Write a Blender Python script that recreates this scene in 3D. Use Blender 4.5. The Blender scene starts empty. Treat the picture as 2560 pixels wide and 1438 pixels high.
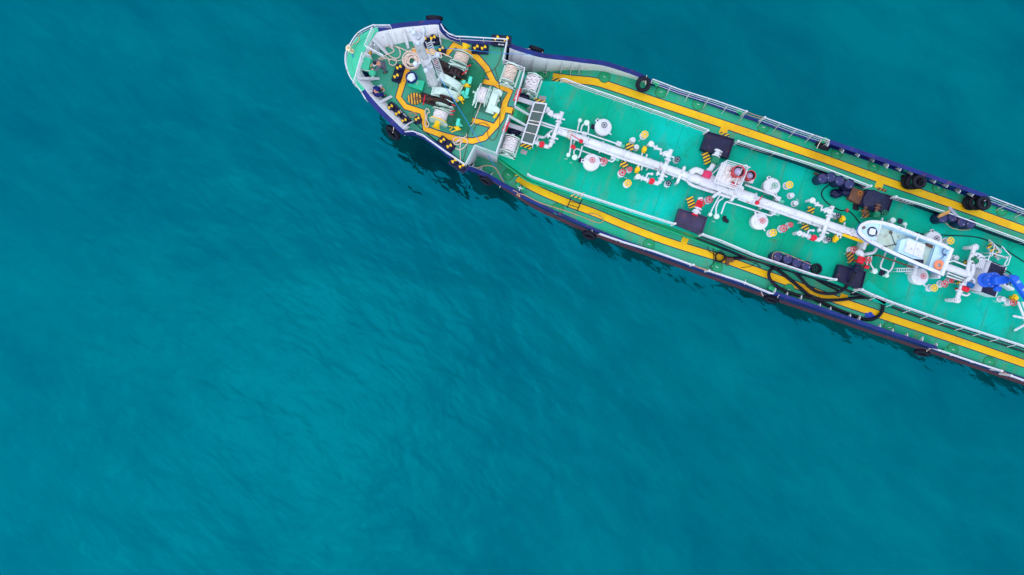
import bpy, math, random
from mathutils import Vector, Matrix
random.seed(7)
R = math.radians
# ------------------------------------------------------------------ levels, camera
ZM, ZT, ZF, ZP = 3.0, 4.1, 5.5, 6.6        # main deck, trunk deck, forecastle deck, bulwark top (metres above water)
HC = ZT + 43.5                              # drone height
FPX = 1829.0                                # focal length in pixels of a 2560 px wide frame
SC = bpy.context.scene
COL = SC.collection
cam_d = bpy.data.cameras.new('camera'); cam = bpy.data.objects.new('camera', cam_d); COL.objects.link(cam)
cam.location = (0, 0, HC); cam.rotation_euler = (0, 0, 0)
cam_d.sensor_width = 36.0; cam_d.lens = 36.0 * FPX / 2560.0; cam_d.clip_end = 3000; cam_d.clip_start = 0.5
SC.camera = cam
# ------------------------------------------------------------------ sky, sun, exposure
SUN_EL, SUN_AZ = R(72), R(238)              # azimuth clockwise from +Y
w = bpy.data.worlds.new('World'); SC.world = w; w.use_nodes = True
wn = w.node_tree.nodes; wl = w.node_tree.links
for n in list(wn): wn.remove(n)
sky = wn.new('ShaderNodeTexSky'); sky.sky_type = 'NISHITA'; sky.sun_disc = False
sky.sun_elevation = SUN_EL; sky.sun_rotation = SUN_AZ
sky.air_density = 1.0; sky.dust_density = 0.38; sky.ozone_density = 1.0
bg = wn.new('ShaderNodeBackground'); bg.inputs['Strength'].default_value = 0.12
wo = wn.new('ShaderNodeOutputWorld')
wl.new(sky.outputs[0], bg.inputs[0]); wl.new(bg.outputs[0], wo.inputs[0])
sd = bpy.data.lights.new('sun', 'SUN'); sd.energy = 1.45; sd.angle = R(150); sd.color = (1.0, 0.93, 0.82)
sun = bpy.data.objects.new('sun', sd); COL.objects.link(sun); sun.location = (-20, -20, 60)
sdir = Vector((math.sin(SUN_AZ) * math.cos(SUN_EL), math.cos(SUN_AZ) * math.cos(SUN_EL), math.sin(SUN_EL)))
sun.rotation_euler = sdir.to_track_quat('Z', 'Y').to_euler()
vs = SC.view_settings; vs.view_transform = 'Standard'; vs.look = 'None'; vs.gamma = 1.0; vs.exposure = 1.0
vs.use_curve_mapping = False
SC.cycles.max_bounces = 6; SC.cycles.caustics_reflective = False; SC.cycles.caustics_refractive = False

# ------------------------------------------------------------------ helpers
def P(px, py, z):
    """A point of the place, from where the photograph shows it and the height it has."""
    k = (HC - z) / FPX
    return Vector(((px - 1280) * k, (719 - py) * k, z))
def PP(pts, z): return [P(p[0], p[1], p[2] if len(p) > 2 else z) for p in pts]
ANG = R(-19.0)                              # ship: local +x = aft, +y = port
AX = Vector((math.cos(ANG), math.sin(ANG), 0)); AY = Vector((-math.sin(ANG), math.cos(ANG), 0)); UP = Vector((0, 0, 1))
def loc(o, x, y, z=0): return o + AX * x + AY * y + UP * z

def smooth(pts, sub=6, closed=False):
    n = len(pts); out = []
    rng = n if closed else n - 1
    for i in range(rng):
        p0 = pts[(i - 1) % n] if (closed or i > 0) else pts[0] * 2 - pts[1]
        p1 = pts[i]; p2 = pts[(i + 1) % n]
        p3 = pts[(i + 2) % n] if (closed or i < n - 2) else p2 * 2 - p1
        for k in range(sub):
            t = k / sub
            out.append(0.5 * ((2 * p1) + (p2 - p0) * t + (2 * p0 - 5 * p1 + 4 * p2 - p3) * t * t + (3 * p1 - p0 - 3 * p2 + p3) * t ** 3))
    if not closed: out.append(pts[-1].copy())
    return out
def offset(pts, d):
    """shift a polyline to its left by d (xy)"""
    out = []
    for i, p in enumerate(pts):
        a = pts[max(0, i - 1)]; b = pts[min(len(pts) - 1, i + 1)]
        t = Vector((b.x - a.x, b.y - a.y, 0))
        t = t.normalized() if t.length > 1e-6 else Vector((1, 0, 0))
        dd = d[i] if isinstance(d, (list, tuple)) else d
        out.append(p + Vector((-t.y, t.x, 0)) * dd)
    return out

class MB:
    def __init__(s): s.v = []; s.f = []; s.m = []
    def add(s, vs_, fs, m=0):
        b = len(s.v); s.v += [tuple(v) for v in vs_]; s.f += [tuple(i + b for i in f) for f in fs]; s.m += [m] * len(fs); return s
    def box(s, c, size, rz=0.0, m=0, bev=0.0, mat=None):
        x, y, z = size[0] / 2, size[1] / 2, size[2] / 2
        M4 = Matrix.Translation(Vector(c)) @ (mat if mat is not None else Matrix.Rotation(rz, 4, 'Z'))
        if bev <= 0:
            vv = [(-x, -y, -z), (x, -y, -z), (x, y, -z), (-x, y, -z), (-x, -y, z), (x, -y, z), (x, y, z), (-x, y, z)]
            ff = [(0, 3, 2, 1), (4, 5, 6, 7), (0, 1, 5, 4), (1, 2, 6, 5), (2, 3, 7, 6), (3, 0, 4, 7)]
        else:
            b = min(bev, x * .9, y * .9, z * .9)
            def ring(ix, iy, zz): return [(-ix + b, -iy, zz), (ix - b, -iy, zz), (ix, -iy + b, zz), (ix, iy - b, zz), (ix - b, iy, zz), (-ix + b, iy, zz), (-ix, iy - b, zz), (-ix, -iy + b, zz)]
            def ring2(ix, iy, zz): return [(-ix + b, -iy + b * .3, zz), (ix - b, -iy + b * .3, zz), (ix - b * .3, -iy + b, zz), (ix - b * .3, iy - b, zz), (ix - b, iy - b * .3, zz), (-ix + b, iy - b * .3, zz), (-ix + b * .3, iy - b, zz), (-ix + b * .3, -iy + b, zz)]
            vv = ring(x, y, -z) + ring(x, y, z - b) + ring2(x - b * .6, y - b * .6, z)
            ff = [tuple(range(7, -1, -1)), tuple(range(16, 24))]
            for r in (0, 8):
                for i in range(8):
                    j = (i + 1) % 8; ff.append((r + i, r + j, r + 8 + j, r + 8 + i))
        return s.add([M4 @ Vector(v) for v in vv], ff, m)
    def cyl(s, p0, p1, r0, r1=None, n=12, caps=True, m=0):
        p0, p1 = Vector(p0), Vector(p1); r1 = r0 if r1 is None else r1
        d = (p1 - p0)
        if d.length < 1e-7: return s
        d.normalize()
        a = d.orthogonal().normalized(); b = d.cross(a)
        vv = []
        for (p, r) in ((p0, r0), (p1, r1)):
            for i in range(n):
                t = 2 * math.pi * i / n; vv.append(p + (a * math.cos(t) + b * math.sin(t)) * r)
        ff = [(i, (i + 1) % n, n + (i + 1) % n, n + i) for i in range(n)]
        if caps: ff += [tuple(range(n - 1, -1, -1)), tuple(range(n, 2 * n))]
        return s.add(vv, ff, m)
    def tube(s, pts, r, n=8, closed=False, caps=True, m=0):
        pts = [Vector(p) for p in pts]; N = len(pts)
        if N < 2: return s
        vv = []; a = None
        for i, p in enumerate(pts):
            q0 = pts[(i - 1) % N] if (closed or i > 0) else p; q1 = pts[(i + 1) % N] if (closed or i < N - 1) else p
            d = q1 - q0
            if d.length < 1e-7: d = Vector((1, 0, 0))
            d.normalize()
            if a is None:
                a = d.cross(UP)
                if a.length < 1e-3: a = d.orthogonal()
            a = a - d * a.dot(d)
            if a.length < 1e-4: a = d.orthogonal()
            a.normalize(); b = d.cross(a)
            rr = r[i] if isinstance(r, (list, tuple)) else r
            for k in range(n):
                t = 2 * math.pi * k / n; vv.append(p + (a * math.cos(t) + b * math.sin(t)) * rr)
        ff = []
        for i in range(N if closed else N - 1):
            j = (i + 1) % N
            for k in range(n): ff.append((i * n + k, i * n + (k + 1) % n, j * n + (k + 1) % n, j * n + k))
        if caps and not closed: ff += [tuple(range(n - 1, -1, -1)), tuple(range((N - 1) * n, N * n))]
        return s.add(vv, ff, m)
    def torus(s, c, Rr, r, axis=(0, 0, 1), n=20, k=8, m=0, sq=1.0):
        ax = Vector(axis).normalized(); a = ax.orthogonal().normalized(); b = ax.cross(a); c = Vector(c); vv = []
        for i in range(n):
            t = 2 * math.pi * i / n; d = a * math.cos(t) + b * math.sin(t)
            for j in range(k):
                u = 2 * math.pi * j / k; vv.append(c + d * (Rr + r * math.cos(u)) + ax * (r * sq * math.sin(u)))
        ff = [(i * k + j, ((i + 1) % n) * k + j, ((i + 1) % n) * k + (j + 1) % k, i * k + (j + 1) % k) for i in range(n) for j in range(k)]
        return s.add(vv, ff, m)
    def lathe(s, c, prof, axis=(0, 0, 1), n=20, m=0, caps=True, up=None):
        ax = Vector(axis).normalized(); a = ax.orthogonal().normalized(); b = ax.cross(a); c = Vector(c); vv = []
        for (r, h) in prof:
            for i in range(n):
                t = 2 * math.pi * i / n; vv.append(c + ax * h + (a * math.cos(t) + b * math.sin(t)) * max(r, 1e-4))
        ff = [(q * n + i, q * n + (i + 1) % n, (q + 1) * n + (i + 1) % n, (q + 1) * n + i) for q in range(len(prof) - 1) for i in range(n)]
        if caps: ff += [tuple(range(n - 1, -1, -1)), tuple(range((len(prof) - 1) * n, len(prof) * n))]
        return s.add(vv, ff, m)
    def ball(s, c, r, sq=(1, 1, 1), n=14, k=8, m=0, jit=0.0):
        c = Vector(c); vv = [c + Vector((0, 0, -r * sq[2]))]
        for j in range(1, k):
            u = -math.pi / 2 + math.pi * j / k
            for i in range(n):
                t = 2 * math.pi * i / n; q = r * (1 + random.uniform(-jit, jit))
                vv.append(c + Vector((q * sq[0] * math.cos(u) * math.cos(t), q * sq[1] * math.cos(u) * math.sin(t), q * sq[2] * math.sin(u))))
        vv.append(c + Vector((0, 0, r * sq[2]))); L = len(vv) - 1
        ff = [(0, 1 + (i + 1) % n, 1 + i) for i in range(n)]
        for j in range(k - 2):
            for i in range(n): ff.append((1 + j * n + i, 1 + j * n + (i + 1) % n, 1 + (j + 1) * n + (i + 1) % n, 1 + (j + 1) * n + i))
        b = 1 + (k - 2) * n
        ff += [(b + i, b + (i + 1) % n, L) for i in range(n)]
        return s.add(vv, ff, m)
    def prism(s, poly, z0, z1, m=0, bottom=True):
        n = len(poly); ar = sum(poly[i][0] * poly[(i + 1) % n][1] - poly[(i + 1) % n][0] * poly[i][1] for i in range(n))
        if ar < 0: poly = poly[::-1]
        vv = [(p[0], p[1], z0) for p in poly] + [(p[0], p[1], z1) for p in poly]
        ff = [tuple(range(n, 2 * n))] + ([tuple(range(n - 1, -1, -1))] if bottom else [])
        ff += [(i, (i + 1) % n, n + (i + 1) % n, n + i) for i in range(n)]
        return s.add(vv, ff, m)
    def flat(s, poly, z=None, m=0):
        n = len(poly); ar = sum(poly[i][0] * poly[(i + 1) % n][1] - poly[(i + 1) % n][0] * poly[i][1] for i in range(n))
        if ar < 0: poly = poly[::-1]
        return s.add([(p[0], p[1], p[2] if z is None else z) for p in poly], [tuple(range(n))], m)
    def strip(s, A, B, m=0, closed=False):
        n = len(A); ff = [(i, (i + 1) % n, n + (i + 1) % n, n + i) for i in range(n if closed else n - 1)]
        return s.add(list(A) + list(B), ff, m)
    def mesh(s, name, mats, org=(0, 0, 0), sharp=38):
        me = bpy.data.meshes.new(name)
        ox, oy, oz = org
        me.from_pydata([(v[0] - ox, v[1] - oy, v[2] - oz) for v in s.v], [], s.f)
        for mm in (mats if isinstance(mats, (list, tuple)) else [mats]): me.materials.append(mm)
        if any(s.m): me.polygons.foreach_set('material_index', s.m)
        me.update(); me.shade_smooth(); me.set_sharp_from_angle(angle=R(sharp))
        return me

WPOS = {}
def wpos(o): return WPOS.get(o.name, Vector((0, 0, 0))) if o is not None else Vector((0, 0, 0))
def link(o, parent, world):
    COL.objects.link(o)
    if parent is not None: o.parent = parent
    o.location = Vector(world) - wpos(parent); WPOS[o.name] = Vector(world); return o
def tag(o, label=None, cat=None, group=None, kind=None):
    if label: o['label'] = label
    if cat: o['category'] = cat
    if group: o['group'] = group
    if kind: o['kind'] = kind
    return o
def obj(name, mb, mats, parent=None, sharp=38):
    xs = [v[0] for v in mb.v]; ys = [v[1] for v in mb.v]; zs = [v[2] for v in mb.v]
    org = Vector(((min(xs) + max(xs)) / 2, (min(ys) + max(ys)) / 2, min(zs)))
    return link(bpy.data.objects.new(name, mb.mesh(name, mats, org, sharp)), parent, org)
def empty(name, world, parent=None):
    o = bpy.data.objects.new(name, None); o.empty_display_size = 0.3
    return link(o, parent, world)
def place(tpl, parent, world, rz=ANG, scale=1.0, label=None):
    """tpl = (name, mesh or None, local_loc, [children]); copies share mesh data"""
    def rec(t, par, first):
        o = bpy.data.objects.new(t[0], t[1])
        COL.objects.link(o); o.parent = par
        if first:
            o.location = Vector(world) - wpos(parent); o.rotation_euler = (0, 0, rz); o.scale = (scale,) * 3
            WPOS[o.name] = Vector(world)
        else: o.location = t[2]
        for c in t[3]: rec(c, o, False)
        return o
    o = rec(tpl, parent, True)
    if label: o['label'] = label
    return o

# ------------------------------------------------------------------ materials
def lin(h):
    c = [int(h[i:i + 2], 16) / 255 for i in (1, 3, 5)]
    return tuple((x / 12.92 if x <= .04045 else ((x + .055) / 1.055) ** 2.4) for x in c)
class NT:
    def __init__(s, name):
        s.mat = bpy.data.materials.new(name); s.mat.use_nodes = True; s.t = s.mat.node_tree
        for n in list(s.t.nodes): s.t.nodes.remove(n)
        s.out = s.n('ShaderNodeOutputMaterial'); s.geo = s.n('ShaderNodeNewGeometry')
    def n(s, t, **kw):
        o = s.t.nodes.new(t)
        for k, v in kw.items():
            if k.startswith('i_'): o.inputs[k[2:].replace('_', ' ')].default_value = v
            else: setattr(o, k, v)
        return o
    def l(s, a, b): s.t.links.new(a, b)
    def noise(s, scale, detail=4, rough=.55, vec=None, dist=0.0):
        o = s.n('ShaderNodeTexNoise'); o.inputs['Scale'].default_value = scale; o.inputs['Detail'].default_value = detail
        o.inputs['Roughness'].default_value = rough; o.inputs['Distortion'].default_value = dist
        s.l(vec if vec is not None else s.geo.outputs['Position'], o.inputs['Vector']); return o.outputs[0]
    def ramp(s, fac, a, b, ca=0.0, cb=1.0):
        o = s.n('ShaderNodeMapRange'); o.clamp = True
        for k, v in zip(('From Min', 'From Max', 'To Min', 'To Max'), (a, b, ca, cb)): o.inputs[k].default_value = v
        s.l(fac, o.inputs['Value']); return o.outputs[0]
    def mix(s, fac, a, b):
        o = s.n('ShaderNodeMix', data_type='RGBA')
        for sock, v in ((o.inputs[0], fac), (o.inputs[6], a), (o.inputs[7], b)):
            if hasattr(v, 'is_output') or isinstance(v, bpy.types.NodeSocket): s.l(v, sock)
            elif isinstance(v, (int, float)): sock.default_value = v
            else: sock.default_value = (v[0], v[1], v[2], 1)
        return o.outputs[2]
    def math(s, op, a, b=None):
        o = s.n('ShaderNodeMath', operation=op)
        for i, v in enumerate((a, b)):
            if v is None: continue
            if isinstance(v, bpy.types.NodeSocket): s.l(v, o.inputs[i])
            else: o.inputs[i].default_value = v
        return o.outputs[0]
def paint(name, col, rough=.5, var=.14, scale=1.2, rust=0.0, grime=0.0, grimecol='#3a3a30', bump=.0, metal=0.0, alt=None, altscale=.35, rustscale=2.2, wear=0.0):
    t = NT(name); c = lin(col)
    n1 = t.noise(scale, 5); n2 = t.noise(scale * 9, 3)
    base = t.mix(t.ramp(n1, .3, .7), tuple(x * (1 - var) for x in c), tuple(min(1, x * (1 + var)) for x in c))
    if alt: base = t.mix(t.ramp(t.noise(altscale, 4), .42, .62), base, lin(alt))
    base = t.mix(t.ramp(n2, .35, .65, 0, .25), base, tuple(x * .8 for x in c))
    if grime: base = t.mix(t.ramp(t.noise(scale * .8, 7, .65), .5, .72, 0, grime), base, lin(grimecol))
    if rust:
        m_ = t.math('MULTIPLY', t.ramp(t.noise(rustscale, 8, .7), .6 - .1 * rust, .68), t.ramp(t.noise(rustscale * 5, 4), .35, .6))
        base = t.mix(m_, base, t.mix(t.noise(14, 3), lin('#5a2d16'), lin('#8a4a20')))
    if wear: base = t.mix(t.ramp(t.noise(4.5, 9, .78, None, .8), .66 - .08 * wear, .7, 0, .8), base, lin('#3d8a6a'))
    b = t.n('ShaderNodeBsdfPrincipled'); b.inputs['Metallic'].default_value = metal; b.inputs['Specular IOR Level'].default_value = .3
    t.l(base, b.inputs['Base Color']); t.l(t.ramp(n2, .3, .7, rough * .85, min(1, rough * 1.2)), b.inputs['Roughness'])
    if bump:
        bp = t.n('ShaderNodeBump'); bp.inputs['Strength'].default_value = bump; bp.inputs['Distance'].default_value = .02
        t.l(t.noise(scale * 6, 4), bp.inputs['Height']); t.l(bp.outputs[0], b.inputs['Normal'])
    t.l(b.outputs[0], t.out.inputs[0]); return t.mat
def stripes(name, ca, cb, freq, ang, duty=.5, rough=.6, worn=.0):
    t = NT(name)
    mp = t.n('ShaderNodeMapping'); mp.inputs['Rotation'].default_value = (0, 0, ang); t.l(t.geo.outputs['Position'], mp.inputs['Vector'])
    sx = t.n('ShaderNodeSeparateXYZ'); t.l(mp.outputs[0], sx.inputs[0])
    fr = t.math('FRACT', t.math('MULTIPLY', sx.outputs[0], freq))
    m_ = t.math('GREATER_THAN', fr, duty)
    n_ = t.noise(3.5, 5)
    ya = t.mix(t.ramp(n_, .35, .7, 0, .35 + worn), lin(ca), lin('#8a5a20'))
    col = t.mix(m_, ya, lin(cb))
    b = t.n('ShaderNodeBsdfPrincipled'); b.inputs['Roughness'].default_value = rough
    t.l(col, b.inputs['Base Color']); t.l(b.outputs[0], t.out.inputs[0]); return t.mat

def deckmat(name, c1, c2, c3, grime, rust, rough=.55, film='#5f7f63'):
    t = NT(name); pos = t.geo.outputs['Position']
    big = t.noise(.16, 4, .5); mid = t.noise(.7, 6, .6); fine = t.noise(7, 4, .6)
    base = t.mix(t.ramp(big, .38, .62), lin(c1), lin(c2))
    base = t.mix(t.ramp(mid, .48, .75, 0, .75), base, lin(c3))
    # worn traffic film and drain streaks running across the ship
    mp = t.n('ShaderNodeMapping'); mp.vector_type = 'TEXTURE'; mp.inputs['Rotation'].default_value = (0, 0, R(-19)); mp.inputs['Scale'].default_value = (.6, 2.8, 1); t.l(pos, mp.inputs['Vector'])
    st = t.noise(1.0, 6, .65, mp.outputs[0], .4)
    base = t.mix(t.ramp(st, .52, .78, 0, grime), base, lin(film))
    base = t.mix(t.ramp(fine, .55, .8, 0, .22), base, lin('#0f6d57'))
    base = t.mix(t.ramp(t.noise(2.6, 9, .75, None, 1.2), .6, .72, 0, .4), base, lin('#16a07a'))
    base = t.mix(t.ramp(t.noise(.9, 8, .7, None, .6), .55, .72, 0, .6), base, lin('#14805f'))
    rm = t.math('MULTIPLY', t.ramp(t.noise(1.3, 9, .72), .64, .72), t.ramp(t.noise(9, 3), .45, .6))
    base = t.mix(t.math('MULTIPLY', rm, rust), base, lin('#6f4a25'))
    b = t.n('ShaderNodeBsdfPrincipled'); t.l(base, b.inputs['Base Color'])
    t.l(t.ramp(mid, .3, .7, rough * .75, rough * 1.2), b.inputs['Roughness'])
    b.inputs['Specular IOR Level'].default_value = .06
    bp = t.n('ShaderNodeBump'); bp.inputs['Strength'].default_value = .12; bp.inputs['Distance'].default_value = .03
    t.l(t.noise(2.2, 5), bp.inputs['Height']); t.l(bp.outputs[0], b.inputs['Normal'])
    t.l(b.outputs[0], t.out.inputs[0]); return t.mat
TRUNK = deckmat('trunk_deck_paint', '#00b9a4', '#00a27c', '#08a486', .55, 1.2, .5)
MAIN = deckmat('main_deck_paint', '#12a880', '#3aa886', '#5aa98e', .8, 1.6, film='#7a8460')
FORE = deckmat('forecastle_deck_paint', '#3f9f82', '#4c9a84', '#2f9676', .65, 1.5, film='#6d7a60')
PLAT = paint('platform_green', '#45c79c', .55, .08)
GREEN = paint('green_paint', '#0c9a66', .45, .12, 2)
DGREEN = paint('dark_green_paint', '#0a7a56', .55, .15, 2, grime=.3)
WHITE = paint('white_paint', '#d2d2da', .38, .05, 1.5, rust=.25, grime=.18, grimecol='#b9b4b0')
WHITEC = paint('clean_white_paint', '#d6d8dd', .4, .04, 1.5, rust=.4, grime=.3, grimecol='#a8a8ac', rustscale=3.5)
BULW = paint('bulwark_white', '#f2f2f4', .45, .03, 1.5, grime=.15, grimecol='#c8c4cc', rust=.15)
WRUST = paint('rusty_white_paint', '#e6e0dc', .45, .06, 1.5, rust=1.0, rustscale=3.2)
NAVY = paint('navy_paint', '#061c64', .42, .14, 1.3, rust=.3, alt='#0b2878', altscale=.8)
NAVYD = paint('dark_navy_paint', '#0a1138', .45, .2, 2.5, grime=.3, grimecol='#2a2440')
HULLN = None
YEL = paint('walkway_yellow', '#ffc900', .55, .04, 1.0, grime=.4, grimecol='#c9801a', alt='#ffbe00', altscale=.5, wear=.9)
YELD = paint('worn_walkway_yellow', '#ffbe18', .55, .06, 1.2, grime=.4, grimecol='#b8701c', alt='#f8ae1c', altscale=.9, wear=1.0)
YELP = paint('yellow_paint', '#f7c400', .4, .05, 2)
EDGE = paint('stripe_border', '#2c2a58', .6, .15, 2)
RED = paint('red_paint', '#d31430', .4, .12, 2)
REDV = paint('vent_red', '#c43a44', .45, .15, 2, grime=.3)
BOOT = paint('antifouling_red', '#7d2b33', .7, .2, 1.2, grime=.5, grimecol='#4a2630')
MINT = paint('mint_paint', '#d0e6dc', .4, .06, 2, grime=.2, grimecol='#7a9a88')
MINTD = paint('worn_mint_paint', '#b4cfc0', .5, .1, 2, rust=.35, grime=.3, grimecol='#6a7f6a')
TURQ = paint('turquoise_paint', '#4ad0b4', .4, .08, 3)
ROPE = paint('rope_fibre', '#e2cdbd', .9, .12, 9, grime=.25, grimecol='#a88a74', bump=.4)
ROPEW = paint('white_rope', '#ebe4e4', .9, .1, 8, grime=.2, grimecol='#9a93a8', bump=.4)
ROPEB = paint('blue_rope', '#2b86d0', .8, .1, 8)
TAN = paint('tan_rope', '#c49a78', .9, .15, 9)
RUBBER = paint('black_rubber', '#0c0d1e', .65, .3, 3, grime=.3, grimecol='#1c1e38')
TRAY = paint('tray_black', '#14143a', .45, .3, 2.4, rust=.15, grime=.4, grimecol='#221f44')
TRAYP = paint('tray_dark_purple', '#3a3252', .5, .2, 2, rust=.3, grime=.3, grimecol='#241f3a')
DRUM = paint('drum_navy', '#131a44', .4, .2, 4)
DRUM_LIT = paint('drum_lid_lit_navy', '#272f60', .35, .2, 4, grime=.5, grimecol='#474b78', rust=.5)  # drum navy lightened to paint light falling on the tops; grime and rust real
GREASE = paint('greasy_iron', '#2a2026', .55, .35, 4, rust=.5, rustscale=5)
RUSTY = paint('rusty_iron', '#6a4a3a', .75, .3, 3, rust=.8, rustscale=4)
GREY = paint('grey_steel', '#8d90a0', .5, .1, 3)
PINK = paint('anti_slip_patch', '#a69a9e', .8, .12, 6)
BBOAT = paint('boat_pale_blue', '#bfe0f0', .45, .06, 2, grime=.25, grimecol='#7fb0c8')
BFLOOR = paint('boat_floor', '#cfe0d2', .6, .08, 2, grime=.5, grimecol='#b8ad78', rust=.35)
BBLUE = paint('boat_blue', '#2a62c8', .4, .1, 2)
CRANE = paint('crane_blue', '#1c5cd2', .35, .08, 2)
ORANGE = paint('lifebuoy_orange', '#f08a62', .55, .06, 4)
HAZ = stripes('hazard_stripes', '#f5c400', '#241f3a', 5.6, R(64), .52)
HAZ2 = stripes('hazard_stripes_bow', '#f2b010', '#2a2230', 6.2, R(-5), .55, worn=.2)
HAZW = stripes('worn_hazard_stripes', '#c98a1c', '#3a2a30', 5.6, R(50), .5, worn=.4)
SKIN = paint('skin', '#c98d70', .6, .05, 8)
CLOTHG = paint('grey_cloth', '#5c5f6e', .9, .15, 10)
CLOTHN = paint('navy_cloth', '#12206e', .85, .2, 8)
CLOTHK = paint('black_cloth', '#20202c', .9, .2, 8)
BAG = paint('bin_bag_plastic', '#0e1440', .22, .3, 5, bump=1.0)
WOODB = paint('plank_wood', '#b98a4a', .75, .2, 5)
GLASSB = paint('lamp_glass', '#d5dff0', .2, .1, 5)
def mesh_grate():
    t = NT('catwalk_mesh')
    b = t.n('ShaderNodeBsdfPrincipled'); b.inputs['Roughness'].default_value = .6
    t.l(t.mix(t.noise(60, 2), lin('#2c4a44'), lin('#5a6a66')), b.inputs['Base Color'])
    t.l(b.outputs[0], t.out.inputs[0]); return t.mat
GRATE = mesh_grate()
def hullmat():
    t = NT('hull_paint')
    sx = t.n('ShaderNodeSeparateXYZ'); t.l(t.geo.outputs['Position'], sx.inputs[0])
    z = t.math('ADD', sx.outputs[2], t.ramp(t.noise(1.2, 4), .2, .8, -.04, .04))
    navy = t.mix(t.ramp(t.noise(.8, 6), .35, .7), lin('#06124a'), lin('#0a2064'))
    red = t.mix(t.ramp(t.noise(1.5, 7, .7), .35, .7), lin('#4e1a24'), lin('#6e2832'))
    b = t.n('ShaderNodeBsdfPrincipled'); b.inputs['Roughness'].default_value = .5
    t.l(t.mix(t.math('GREATER_THAN', z, 1.9), red, navy), b.inputs['Base Color'])
    t.l(b.outputs[0], t.out.inputs[0]); return t.mat
HULLN = hullmat()
def seamat():
    t = NT('sea_water'); pos = t.geo.outputs['Position']
    mp = t.n('ShaderNodeMapping', vector_type='TEXTURE'); mp.inputs['Rotation'].default_value = (0, 0, R(52)); mp.inputs['Scale'].default_value = (1, 1.9, 1); t.l(pos, mp.inputs['Vector'])
    v = mp.outputs[0]
    h1 = t.noise(.27, 2, .5, v, .3); h2 = t.noise(.62, 2, .5, v, .3); h3 = t.noise(2.3, 2, .5, v, .3)
    hgt = t.math('ADD', t.math('MULTIPLY', h1, .9), t.math('ADD', t.math('MULTIPLY', h2, .5), t.math('MULTIPLY', h3, .09)))
    bp = t.n('ShaderNodeBump'); bp.inputs['Strength'].default_value = 1.0; bp.inputs['Distance'].default_value = .31; t.l(hgt, bp.inputs['Height'])
    # turbid patches, plus ripple light and dark painted into the body colour
    silt_ripple = t.math('ADD', t.math('MULTIPLY', t.noise(.05, 5, .6, v, .5), .55), t.math('MULTIPLY', t.noise(.33, 6, .62, v, .4), .45))
    body = t.mix(t.ramp(silt_ripple, .38, .62), lin('#003436'), lin('#00605a'))
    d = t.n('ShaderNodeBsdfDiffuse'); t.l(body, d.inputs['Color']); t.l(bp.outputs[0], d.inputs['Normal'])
    g = t.n('ShaderNodeBsdfGlossy'); g.inputs['Roughness'].default_value = .035; g.inputs['Color'].default_value = (.0, .166, .248, 1); t.l(bp.outputs[0], g.inputs['Normal'])
    fr = t.n('ShaderNodeLayerWeight'); fr.inputs['Blend'].default_value = .3; t.l(bp.outputs[0], fr.inputs['Normal'])
    mx = t.n('ShaderNodeMixShader'); t.l(t.ramp(fr.outputs['Facing'], 0, 1, .40, .8), mx.inputs[0])
    t.l(d.outputs[0], mx.inputs[1]); t.l(g.outputs[0], mx.inputs[2]); t.l(mx.outputs[0], t.out.inputs[0]); return t.mat

# ------------------------------------------------------------------ the sea
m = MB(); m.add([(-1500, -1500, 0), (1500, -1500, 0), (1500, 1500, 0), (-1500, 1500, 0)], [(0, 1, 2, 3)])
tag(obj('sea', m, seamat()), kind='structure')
# ------------------------------------------------------------------ the ship
SHIP = empty('tanker_ship', P(1900, 480, 0))
tag(SHIP, 'long green-decked tanker with navy hull, white deck pipes and yellow walkway lines', 'ship')
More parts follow.
